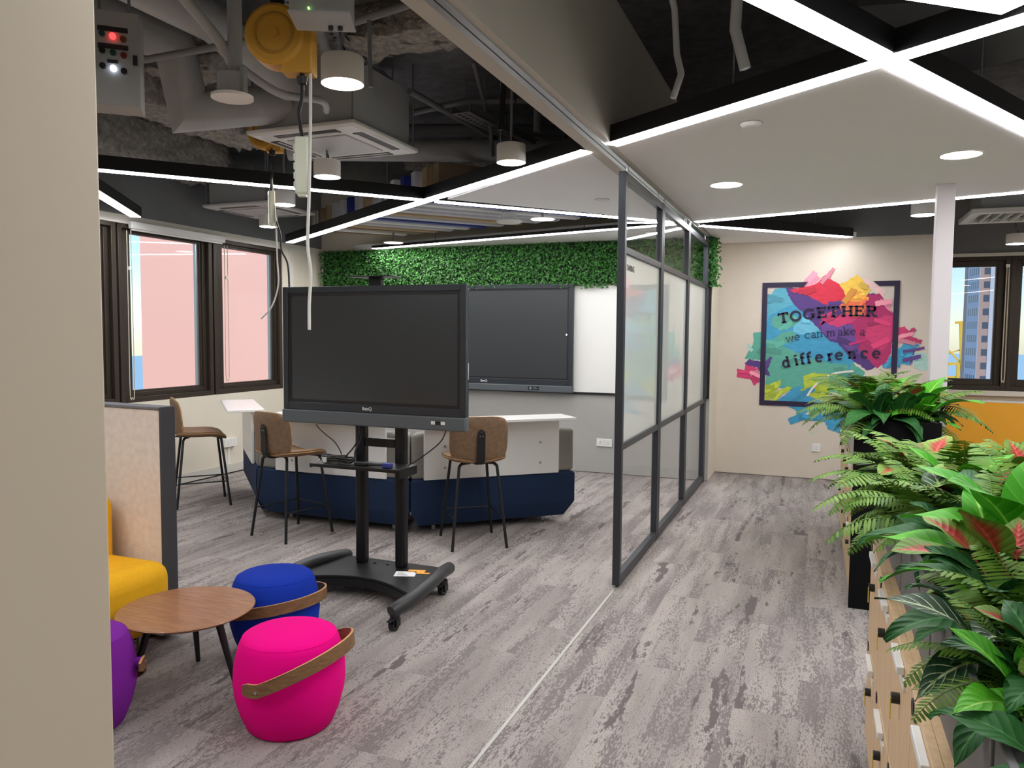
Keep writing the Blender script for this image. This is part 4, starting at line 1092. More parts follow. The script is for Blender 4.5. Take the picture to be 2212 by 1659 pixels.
# ---------------------------------------------------------------- bucket poufs
def pouf(x, y, col, label, pivot, lift, nm):
    t = thing('pouf', label, 'pouf', (x, y, 0), 0, 'bucket poufs with wooden handles')
    F = mat('felt_' + nm, col, .9, bump=.12, bscale=600, spec=.15)
    prof = [(.150, .0), (.163, .012), (.187, .07), (.203, .13), (.209, .18), (.207, .23), (.198, .285), (.186, .325), (.176, .345), (.160, .357), (.10, .364), (.03, .366)]
    B().lathe(prof, 48).build('body', F, t, ang=60)
    B().tube([(.1745 * math.cos(2 * math.pi * i / 48), .1745 * math.sin(2 * math.pi * i / 48), .3465) for i in range(49)], .0018, 5, False).build('seam', F, t)
    # bent wood handle: half loop between two pivots, raised at the middle
    rings = []; n = 40; zp = .225
    HW = .024
    for i in range(n + 1):
        a = pivot + math.pi * (i / n) * 1.16 - math.pi * .08
        s_ = math.sin(max(0, min(1, (i / n * 1.16 - .08))) * math.pi)
        z = zp + lift * s_
        r_ = .232 + .004 * s_
        o_ = Vector((math.cos(a), math.sin(a), 0))
        c = o_ * r_ + Vector((0, 0, z))
        hw = HW if 0 < i < n else HW * .6
        tilt = lift * 1.6
        u = (Vector((0, 0, 1)) - o_ * tilt * s_).normalized()
        rings.append([c - u * hw, c - u * hw + o_ * .008, c + u * hw + o_ * .008, c + u * hw])
    h = B().rings(rings).build('handle', wood('handle_veneer', '6e4f33', '8a6744', (8, 8, 30), .5) if 'handle_veneer' not in _mats else _mats['handle_veneer'], t, ang=50)
    B().add([p_ + Vector((0, 0, .0005)) for r_ in rings for p_ in (r_[2], r_[3])] + [p_ + Vector((0, 0, .0025)) for r_ in rings for p_ in (r_[2], r_[3])],
            [(2 * i, 2 * i + 1, 2 * i + 3, 2 * i + 2) for i in range(n)] + [(2 * n + 2 + 2 * i, 2 * n + 4 + 2 * i, 2 * n + 5 + 2 * i, 2 * n + 3 + 2 * i) for i in range(n)]).build('handle_edge', mat('ply_edge', 'c99a66', .6), h)
    for k_ in (0, 1):
        a = pivot + math.pi * k_
        o_ = Vector((math.cos(a), math.sin(a), 0))
        B().cyl(o_ * .20 + Vector((0, 0, zp)), o_ * .2325 + Vector((0, 0, zp)), .019, 16).build('spacer', F, t)
        B().cyl(o_ * .239 + Vector((0, 0, zp)), o_ * .244 + Vector((0, 0, zp)), .005, 10).build('pivot_bolt', ALU, t)
    return t
pouf(-1.848, 2.365, 'f00088', 'hot pink bucket pouf with a wooden handle', math.atan2(-.985, .147), .105, 'pink')
pouf(-2.37, 2.925, '1838a8', 'royal blue bucket pouf behind the coffee table', R(-100), .045, 'blue')
pouf(-2.572, 2.03, '7a2596', 'purple bucket pouf half hidden by the beige wall', R(38), -.16, 'purple')

# ---------------------------------------------------------------- lockers and planters
OAK = wood('oak_veneer', 'cdab80', 'dfc298', (18, 18, 1.4), .5)
KEY = mat('key_tag', 'd9c860', .5)
def locker(y0, y1, label, x0=.20, x1=.62):
    t = thing('locker', label, 'locker', (x0, y0, 0), 0, 'oak lockers in a low row')
    w = y1 - y0
    B().box(.018, x1 - x0, .001, w - .001, .075, .785).build('carcass', OAK, t)
    B().box(.05, x1 - x0, .001, w - .001, 0, .075).build('plinth', mat('plinth_grey', '55565a', .6), t)
    for z0, z1 in ((.078, .428), (.434, .785)):
        d_ = B().box(0, .018, .0025, w - .0025, z0, z1).build('door', OAK, t, bevel=.0012)
        c = w / 2
        B().box(-.016, 0, c - .075, c + .075, z1 - .030, z1 - .012).build('pull_handle', WPLAST, d_, bevel=.002)
        B().box(-.004, 0, c - .10, c + .045, z1 - .058, z1 - .034).build('label_holder', WPLAST, d_)
        B().cyl((-.003, w - .035, z1 - .022), (0, w - .035, z1 - .022), .017, 16).build('cam_cover', BLACKP, d_)
        B().cyl((-.018, c, z1 - .115), (0, c, z1 - .115), .013, 14).build('lock', BLACKP, d_)
        B().box(-.020, -.017, c - .004, c + .004, z1 - .165, z1 - .115).build('key', KEY, d_)
    return t
ys = [2.98 - .42 * i for i in range(6)]
ordn = ['first', 'second', 'third', 'fourth', 'fifth', 'sixth']
for i in range(5):
    locker(ys[i + 1], ys[i], 'oak locker with white handles, %s from the far end of the near row' % ordn[i])
yf = [4.60 + .42 * i for i in range(6)]
for i in range(5):
    locker(yf[i], yf[i + 1], 'oak locker with white handles, %s behind the black end panel' % ordn[i])
t = tag(B().box(.20, .62, 4.575, 4.599, 0, 1.05).build('end_panel', mat('black_panel', '060607', .8, spec=.2), bevel=.002), 'tall black end panel of the far locker row', 'panel')
PLG = mat('planter_grey', '6c6a6a', .6)
PLL = mat('planter_pale', 'b4b4b4', .5)
SOIL = mat('soil', '1e1712', 1.0, bump=.8, bscale=120)
def planter(y0, y1, label, m=PLG, x0=.235, x1=.60, z0=.785, z1=.975):
    t = thing('planter_box', label, 'planter', (x0, y0, z0), 0, 'planter boxes on the lockers')
    w = x1 - x0; l = y1 - y0 - .012; h = z1 - z0
    B().box(0, .012, 0, l, 0, h).box(w - .012, w, 0, l, 0, h).box(.012, w - .012, 0, .012, 0, h).box(.012, w - .012, l - .012, l, 0, h).box(.012, w - .012, .012, l - .012, 0, .01).build('box', m, t, bevel=.002)
    B().box(.012, w - .012, .012, l - .012, .01, h - .03).build('soil', SOIL, t)
    return t
for i, (a, c) in enumerate([(2.38, 2.97), (1.78, 2.37), (1.18, 1.77), (.89, 1.17)]):
    planter(a, c, ['grey planter box at the far end of the near lockers', 'grey planter box in the middle of the near lockers', 'long grey planter box under the striped leaves', 'short grey planter box nearest the viewpoint'][i])
for i, (a, c) in enumerate([(4.61, 5.3), (5.31, 6.0), (6.01, 6.68)]):
    planter(a, c, ['pale planter box right behind the black end panel', 'pale planter box in the middle of the far lockers', 'pale planter box at the far end of the far lockers'][i], PLL, .21, .61, .785, 1.045)

# ---------------------------------------------------------------- plants
def leaf_material(name, kind, c0, c1, c2, rough=.55):
    m = bpy.data.materials.new(name); m.use_nodes = True
    nt = m.node_tree; N, L = nt.nodes, nt.links
    p = N['Principled BSDF']; p.inputs['Roughness'].default_value = rough
    p.inputs['Specular IOR Level'].default_value = .3
    uv = N.new('ShaderNodeUVMap'); uv.uv_map = 'leaf'
    sep = N.new('ShaderNodeSeparateXYZ'); L.new(uv.outputs[0], sep.inputs[0])
    def math_(op, a, b=None):
        x = N.new('ShaderNodeMath'); x.operation = op
        for i, v in enumerate((a, b)):
            if v is None: continue
            if isinstance(v, (int, float)): x.inputs[i].default_value = v
            else: L.new(v, x.inputs[i])
        return x.outputs[0]
    def mix(f, a, b):
        x = N.new('ShaderNodeMix'); x.data_type = 'RGBA'
        L.new(f, x.inputs[0])
        for i, v in ((6, a), (7, b)):
            if isinstance(v, tuple): x.inputs[i].default_value = v
            else: L.new(v, x.inputs[i])
        return x.outputs[2]
    def sm(v, a, b):
        r = N.new('ShaderNodeMapRange'); r.interpolation_type = 'SMOOTHSTEP'
        r.inputs['From Min'].default_value = a; r.inputs['From Max'].default_value = b
        L.new(v, r.inputs['Value']); return r.outputs[0]
    u, v = sep.outputs[0], sep.outputs[1]          # u along 0..1, v across -1..1 stored as 0..1
    av = math_('ABSOLUTE', math_('SUBTRACT', math_('MULTIPLY', v, 2), 1))
    nz = N.new('ShaderNodeTexNoise'); nz.inputs['Scale'].default_value = 7; L.new(uv.outputs[0], nz.inputs['Vector'])
    oi = N.new('ShaderNodeObjectInfo')
    base = mix(oi.outputs['Random'], lin(c0), lin(c1))
    vein = math_('ABSOLUTE', math_('SINE', math_('MULTIPLY', math_('SUBTRACT', u, math_('MULTIPLY', av, .22)), 26)))
    if kind == 'plain':
        c = mix(math_('MULTIPLY', sm(vein, .25, .0), .35), base, lin(c2))
        c = mix(sm(av, .09, .03), c, lin(c2))
    elif kind == 'coleus':
        heart = math_('ADD', math_('ADD', av, math_('MULTIPLY', math_('ABSOLUTE', math_('SUBTRACT', u, .42)), 1.1)), math_('MULTIPLY', nz.outputs['Fac'], .25))
        c = mix(sm(heart, .95, .45), base, lin(c2))
        c = mix(math_('MULTIPLY', sm(vein, .3, .0), .55), c, lin('5a1f18'))
        c = mix(sm(av, .12, .03), c, lin('cc5a4c'))
    elif kind == 'varieg':
        w_ = math_('ADD', vein, math_('MULTIPLY', nz.outputs['Fac'], .35))
        c = mix(math_('MULTIPLY', sm(w_, .48, .2), sm(av, .95, .7)), base, lin(c2))
        c = mix(sm(av, .10, .03), c, lin(c2))
    else:
        c = mix(sm(nz.outputs['Fac'], .3, .7), base, lin(c2))
    L.new(c, p.inputs['Base Color'])
    if kind != 'fern':
        bp = N.new('ShaderNodeBump'); bp.inputs['Strength'].default_value = .35; bp.inputs['Distance'].default_value = .004
        L.new(vein, bp.inputs['Height']); L.new(bp.outputs[0], p.inputs['Normal'])
    return m
LM = {
 'broad': leaf_material('leaf_dark', 'plain', '1a4a20', '2a6a2b', '4f8a48'),
 'bright': leaf_material('leaf_bright', 'plain', '3f9a1c', '57b024', 'a5d860'),
 'coleus': leaf_material('leaf_coleus', 'coleus', '648c34', '7d9e42', 'a83a32', .55),
 'varieg': leaf_material('leaf_variegated', 'varieg', '16391f', '1d4527', 'c3d3a4'),
 'fern': leaf_material('leaf_fern', 'fern', '2f5e14', '4a7820', '6c902e', .55),
}
STEM = mat('stem_green', '8f9a3c', .5)

def path_arc(L_, a0, a1, n, z0=0):
    pts = [Vector((0, 0, z0))]; dirs = []
    for i in range(n):
        a = R(a0 + (a1 - a0) * ((i + .5) / n))
        pts.append(pts[-1] + Vector((math.cos(a), 0, math.sin(a))) * L_ / n)
    return pts

def broad_mesh(kind, L_, W, pet, a0, a1, wave, seed):
    """leaf blade with petiole: starts at the origin, arches along +x"""
    r_ = random.Random(seed); n, m_ = 12, 6
    tot = path_arc(pet + L_, a0, a1, 18)
    cum = [0]
    for i in range(18): cum.append(cum[-1] + (tot[i + 1] - tot[i]).length)
    def at_(s):
        for i in range(18):
            if s <= cum[i + 1] + 1e-9:
                f = (s - cum[i]) / (cum[i + 1] - cum[i])
                return tot[i].lerp(tot[i + 1], f), (tot[i + 1] - tot[i]).normalized()
        return tot[-1], (tot[-1] - tot[-2]).normalized()
    vs_, fs_, uvs = [], [], []
    ph = r_.uniform(0, 6)
    for i in range(n + 1):
        s = i / n
        c, tdir = at_(pet + L_ * s)
        nrm = Vector((0, 1, 0)).cross(tdir) * -1
        w = W * (math.sin(math.pi * min(1, (s * .93 + .07)) ** .75)) ** .9 if kind != 'coleus' else W * (math.sin(math.pi * (s * .95 + .05) ** .62)) ** .75
        if i == n: w = .0008
        for j in range(m_ + 1):
            v = -1 + 2 * j / m_
            lift = abs(v) * w * .32 - .10 * w * v * v + wave * math.sin(s * 9 + ph + (2 if v > 0 else 0)) * abs(v) ** 1.5
            edge = 1 + (.05 * math.sin(s * 70) if kind == 'coleus' and abs(v) > .9 else 0)
            vs_.append(c + Vector((0, 1, 0)) * v * w * edge + nrm * lift)
            uvs.append((s, (v + 1) / 2))
    for i in range(n):
        for j in range(m_):
            a = i * (m_ + 1) + j
            fs_.append((a, a + 1, a + m_ + 2, a + m_ + 1))
    # petiole
    o = len(vs_); k_ = 5; sp_ = 5
    for i in range(k_ + 1):
        c, tdir = at_((pet + L_ * .25) * i / k_)
        rr = .0032 * (L_ / .2) ** .5 * (1 - .5 * i / k_)
        nrm = Vector((0, 1, 0)).cross(tdir) * -1
        for q in range(sp_):
            a = 2 * math.pi * q / sp_
            vs_.append(c - nrm * rr + (Vector((0, 1, 0)) * math.cos(a) + nrm * math.sin(a)) * rr); uvs.append((.1, .5))
    for i in range(k_):
        for q in range(sp_):
            fs_.append((o + i * sp_ + q, o + i * sp_ + (q + 1) % sp_, o + (i + 1) * sp_ + (q + 1) % sp_, o + (i + 1) * sp_ + q))
    return uvmesh('leaf', vs_, fs_, uvs, LM[kind])

def uvmesh(name, vs_, fs_, uvs, m):
    me = bpy.data.meshes.new(name); me.from_pydata([tuple(v) for v in vs_], [], fs_)
    ul = me.uv_layers.new(name='leaf')
    for lp in me.loops: ul.data[lp.index].uv = uvs[lp.vertex_index]
    me.materials.append(m); me.shade_smooth()
    return me

def fern_mesh(L_, a0, a1, seed, pairs=28):
    r_ = random.Random(seed); vs_, fs_, uvs = [], [], []
    pts = path_arc(L_, a0, a1, pairs)
    sway = r_.uniform(-.25, .25)
    pts = [Vector((p.x, sway * (p.x) ** 2 / L_, p.z)) for p in pts]
    B_ = B().tube(pts, [.0026 - .0018 * i / pairs for i in range(len(pts))], 4)
    vs_ += [Vector(v) for v in B_.v]; fs_ += B_.f; uvs += [(.3, .3)] * len(B_.v)
    for i in range(2, len(pts)):
        s = i / (len(pts) - 1)
        tdir = (pts[i] - pts[i - 1]).normalized()
        nrm = Vector((0, 1, 0)).cross(tdir) * -1
        ln = L_ * .26 * math.sin(math.pi * (s * .82 + .14)) ** .8 * (1 - .25 * s)
        for sd in (-1, 1):
            dirv = (Vector((0, sd, 0)) + tdir * .30 + nrm * r_.uniform(-.25, .05)).normalized()
            wv = tdir * L_ / pairs * .46
            c = pts[i] + tdir * L_ / pairs * (.25 if sd > 0 else 0)
            o = len(vs_)
            dr = nrm * -ln * .16
            vs_ += [c - wv * .55, c + wv * .55, c + dirv * ln * .5 + wv * 1.0 + dr * .25, c + dirv * ln * .5 - wv * .8 + dr * .25, c + dirv * ln * .85 + wv * .75 + dr * .7, c + dirv * ln * .85 - wv * .35 + dr * .7, c + dirv * ln + wv * .5 + dr]
            fs_ += [(o, o + 1, o + 2, o + 3), (o + 3, o + 2, o + 4, o + 5), (o + 5, o + 4, o + 6)]
            t_ = r_.random()
            uvs += [(t_, s)] * 7
    return uvmesh('frond', vs_, fs_, uvs, LM['fern'])

MESH = {
 'broad': [broad_mesh('broad', .17, .042, .06, 78, 5, .006, 1), broad_mesh('broad', .20, .046, .05, 55, -35, .007, 2), broad_mesh('broad', .19, .040, .04, 35, -55, .006, 3)],
 'bright': [broad_mesh('bright', .20, .055, .05, 80, 20, .005, 4), broad_mesh('bright', .20, .052, .05, 60, -20, .006, 5), broad_mesh('bright', .17, .035, .03, 40, -30, .006, 6)],
 'coleus': [broad_mesh('coleus', .085, .034, .10, 80, 20, .003, 7), broad_mesh('coleus', .10, .038, .10, 65, -15, .003, 8), broad_mesh('coleus', .09, .034, .08, 50, -35, .003, 9)],
 'varieg': [broad_mesh('varieg', .20, .05, .05, 65, -10, .005, 10), broad_mesh('varieg', .19, .045, .04, 45, -45, .005, 11)],
 'fern': [fern_mesh(.26, 75, 0, 12), fern_mesh(.30, 55, -35, 13), fern_mesh(.28, 40, -55, 14), fern_mesh(.24, 25, -60, 15)],
}
PN = {'broad': ('broadleaf_plant', 'leaf', 'dark green broad-leaved plant'), 'bright': ('broadleaf_plant', 'leaf', 'bright green broad-leaved plant'), 'coleus': ('coleus_plant', 'leaf', 'red and green coleus plant'),
      'varieg': ('variegated_plant', 'leaf', 'dark green plant with white-veined leaves'), 'fern': ('fern', 'frond', 'olive green fern')}
def plant(kind, x, y, z, n, sc, seed, where, spread=1.0):
    r_ = random.Random(seed)
    nm, part, desc = PN[kind]
    t = thing(nm, desc + ' ' + where, 'plant', (x, y, z), r_.uniform(0, 6.28), 'plants in the locker planters')
    ms = MESH[kind]
    for i in range(n):
        me = ms[min(len(ms) - 1, int(i * len(ms) / n))]
        o = link(part, me, t)
        a = i * 2.399 + r_.uniform(-.3, .3)
        o.rotation_euler = (r_.uniform(-.2, .2), r_.uniform(-.18, .18), a)
        s = sc * r_.uniform(.8, 1.15)
        o.scale = (s * spread, s * r_.uniform(.85, 1.1), s)
        o.location = (r_.uniform(-.015, .015), r_.uniform(-.015, .015), 0)
    B().tube([(0, 0, -.06), (0, 0, .02)], .008, 6).build('stem', STEM, t)
    return t
Z1, Z2 = .955, 1.02
NP = [
 ('fern', .31, 2.86, 13, 1.12, 'at the far left corner of the near planters'),
 ('fern', .45, 2.90, 13, 1.25, 'at the far edge of the near planters, under the black panel'),
 ('coleus', .36, 2.93, 7, 1.55, 'rising in front of the black end panel'),
 ('broad', .55, 2.90, 9, 1.35, 'standing before the yellow panel'),
 ('coleus', .58, 2.66, 10, 1.5, 'before the yellow panel at the right edge'),
 ('fern', .52, 2.72, 12, 1.2, 'right of the middle of the far near-row planter'),
 ('bright', .40, 2.68, 9, 1.10, 'in the middle of the far near-row planter'),
 ('fern', .325, 2.60, 13, 1.05, 'hanging over the front of the far near-row planter'),
 ('coleus', .45, 2.52, 8, 1.35, 'with red leaves turned to the viewer'),
 ('varieg', .36, 2.48, 6, 1.0, 'between the ferns of the near row'),
 ('fern', .54, 2.42, 13, 1.2, 'at the right edge above the big bright leaves'),
 ('fern', .33, 2.36, 14, 1.02, 'spilling over the front edge of the near lockers'),
 ('fern', .42, 2.24, 13, 1.12, 'behind the big bright leaves'),
 ('broad', .34, 2.12, 10, .95, 'drooping over the second planter front'),
 ('bright', .46, 2.02, 10, 1.4, 'with the biggest leaves at the right edge'),
 ('bright', .37, 1.90, 9, 1.1, 'in the middle of the second planter'),
 ('broad', .33, 1.80, 12, .86, 'with long leaves across the locker fronts'),
 ('coleus', .37, 1.70, 13, 1.3, 'nearest the viewer'),
 ('broad', .315, 1.60, 11, .82, 'with pointed leaves beside the nearest coleus'),
 ('varieg', .31, 1.44, 9, .82, 'with bold stripes near the bottom edge'),
 ('fern', .38, 1.48, 13, 1.0, 'at the bottom right corner'),
 ('coleus', .36, 1.34, 9, .9, 'low in the picture corner'),
 ('broad', .33, 1.30, 9, .8, 'in the nearest corner of the picture'),
 ('bright', .30, 1.24, 8, .75, 'at the very bottom edge'),
 ('fern', .30, 1.36, 11, .7, 'hanging low over the nearest locker'),
 ('broad', .29, 1.10, 9, .7, 'just below the picture corner'),
 ('fern', .30, 2.94, 14, 1.15, 'hiding the lower left of the black end panel'),
 ('fern', .38, 2.80, 14, 1.25, 'between the red coleus and the bright leaves'),
 ('broad', .31, 2.74, 9, 1.0, 'dark among the ferns of the far near-row planter'),
 ('fern', .34, 2.50, 13, 1.1, 'in the gap between the variegated plant and the locker front'),
 ('broad', .40, 2.36, 9, 1.0, 'dark behind the big bright leaves'),
 ('fern', .40, 1.58, 12, .95, 'under the nearest coleus'),
]
for i, (kd, x, y, n, sc, wh) in enumerate(NP):
    plant(kd, x, y, Z1, n, sc, 100 + i, wh)
FP = [
 ('fern', .27, 4.76, 13, 1.25, 'at the left front corner of the far planters'),
 ('broad', .33, 4.70, 13, 1.30, 'hanging over the black end panel'),
 ('broad', .42, 4.68, 11, 1.15, 'hanging over the middle of the black end panel'),
 ('bright', .52, 4.72, 11, 1.25, 'with strap leaves at the right of the black end panel'),
 ('coleus', .47, 4.84, 9, 1.4, 'behind the strap leaves of the far planter'),
 ('fern', .25, 5.0, 13, 1.35, 'on the left side of the far planters'),
 ('fern', .55, 4.95, 13, 1.35, 'on the right side of the far planters by the pillar'),
 ('varieg', .55, 4.82, 8, 1.15, 'right of the far coleus'),
 ('bright', .36, 4.95, 8, 1.4, 'in the middle of the first far planter'),
 ('coleus', .30, 5.2, 9, 1.5, 'at the left of the far planters'),
 ('fern', .42, 5.2, 14, 1.5, 'in the middle of the far planters'),
 ('fern', .28, 5.5, 14, 1.5, 'farther back on the left of the far planters'),
 ('coleus', .52, 5.5, 9, 1.8, 'at the back of the far planters'),
 ('fern', .50, 5.75, 14, 1.55, 'at the back right of the far planters'),
 ('fern', .34, 5.9, 14, 1.6, 'at the far end of the far planters'),
]
for i, (kd, x, y, n, sc, wh) in enumerate(FP):
    plant(kd, x, y, Z2, n, sc, 200 + i, wh)

# ---------------------------------------------------------------- mural on the end wall
MUC = {'teal': '5aa996', 'mist': 'a9cfc6', 'sea': '58a9c0', 'blue': '3f9cc4', 'sky': '6cbcd8', 'purple': '54397f', 'violet': '6c4a96', 'magenta': 'b32d69', 'rose': 'd23c72', 'red': 'd22c46', 'pink': 'e592a6',
       'yellow': 'f0c552', 'amber': 'f0a548', 'orange': 'e9744c', 'blush': 'edc6c6', 'lime': 'b5c83f', 'wall': 'd9cfc2'}
mu = thing('mural', 'colourful paint splash mural reading TOGETHER we can make a difference', 'mural', (0, YM, 0))
def jag(poly, amp, step, seed):
    r_ = random.Random(seed); out = []
    n = len(poly)
    for i in range(n):
        a, c = Vector(poly[i]), Vector(poly[(i + 1) % n])
        L_ = (c - a).length; k_ = max(1, int(L_ / step))
        nr = Vector((-(c - a).y, (c - a).x)).normalized()
        for j in range(k_):
            p_ = a.lerp(c, j / k_)
            out.append(p_ + nr * r_.uniform(-amp, amp) * (1 if j else .3))
    return out
def flat(b, poly, y):
    b.add([(p_.x, y, p_.y) for p_ in poly], [tuple(range(len(poly)))])
k = 0
for c, poly in MURAL:
    b = B(); y = -.0006 - k * .0001
    flat(b, jag(poly, .006, .02, k), y)
    me = b.mesh('paint_patch', mat('paint_' + c, MUC[c], .6, var=.10, vscale=14, stretch=(1, 1, 2.5)), False)
    link('paint_patch', me, mu)
    # streaky brush strokes of the same colour over it
    k += 1
r_ = random.Random(9)
for c, poly in MURAL:
    if c in ('wall', 'mist', 'blush'): continue
    cx = sum(p_[0] for p_ in poly) / len(poly); cz = sum(p_[1] for p_ in poly) / len(poly)
    for q in range(2):
        a = r_.choice(poly); f = r_.uniform(.35, .75)
        px_, pz_ = cx + (a[0] - cx) * f, cz + (a[1] - cz) * f
        an = r_.uniform(-.5, 1.0); l = r_.uniform(.04, .10); w = r_.uniform(.012, .03)
        d_ = Vector((math.cos(an), math.sin(an))); n_ = Vector((-d_.y, d_.x))
        quad = [Vector((px_, pz_)) - d_ * l - n_ * w, Vector((px_, pz_)) + d_ * l - n_ * w, Vector((px_, pz_)) + d_ * l + n_ * w, Vector((px_, pz_)) - d_ * l + n_ * w]
        col = lin(MUC[c]); g_ = r_.choice((.78, 1.22))
        b = B(); flat(b, jag(quad, .005, .012, r_.random()), -.0006 - k * .0001)
        nm_ = 'stroke_%s_%d' % (c, int(g_ * 100))
        me = b.mesh('brush_stroke', mat(nm_, tuple(min(1, x * g_) for x in col[:3]), .6), False)
        link('brush_stroke', me, mu); k += 1
DP = mat('mural_deep_purple', '1f1239', .55)
fx0, fx1, fz0, fz1, fw_ = -.57, .75, .76, 2.07, .052
for q in ([(fx0, fz0), (fx0 + fw_, fz0), (fx0 + fw_, fz1), (fx0, fz1)], [(fx1 - fw_, fz0), (fx1, fz0), (fx1, 1.975), (fx1 - fw_, 1.93)], [(fx1 - fw_, 1.93), (fx1, 1.975), (fx1, fz1), (fx1 - fw_, fz1)],
          [(fx0 + fw_, fz0), (fx1 - fw_, fz0), (fx1 - fw_, fz0 + fw_), (fx0 + fw_, fz0 + fw_)], [(fx0 + fw_, fz1 - fw_), (-.16, fz1 - fw_), (-.12, fz1), (fx0 + fw_, fz1)], [(.50, fz1), (.56, fz1 - fw_), (fx1 - fw_, fz1 - fw_), (fx1 - fw_, fz1)]):
    b = B(); flat(b, [Vector(p_) for p_ in q], -.0006 - k * .0001)
    link('frame_line', b.mesh('frame_line', DP, False), mu)
k += 1
# white swoosh
b = B(); ap = smooth_path([(x, 0, z) for x, z in ARC], 6)
lft = []; rgt = []
for i, p_ in enumerate(ap):
    td = (ap[min(i + 1, len(ap) - 1)] - ap[max(i - 1, 0)]).normalized(); nr = Vector((-td.z, 0, td.x)) * .010
    lft.append(p_ + nr); rgt.append(p_ - nr)
for i in range(len(ap) - 1):
    b.add([(v.x, -.0006 - k * .0001, v.z) for v in (lft[i], rgt[i], rgt[i + 1], lft[i + 1])], [(0, 1, 2, 3)])
link('swoosh', b.mesh('swoosh', mat('mural_white', 'e6e2da', .6), False), mu)
k += 1
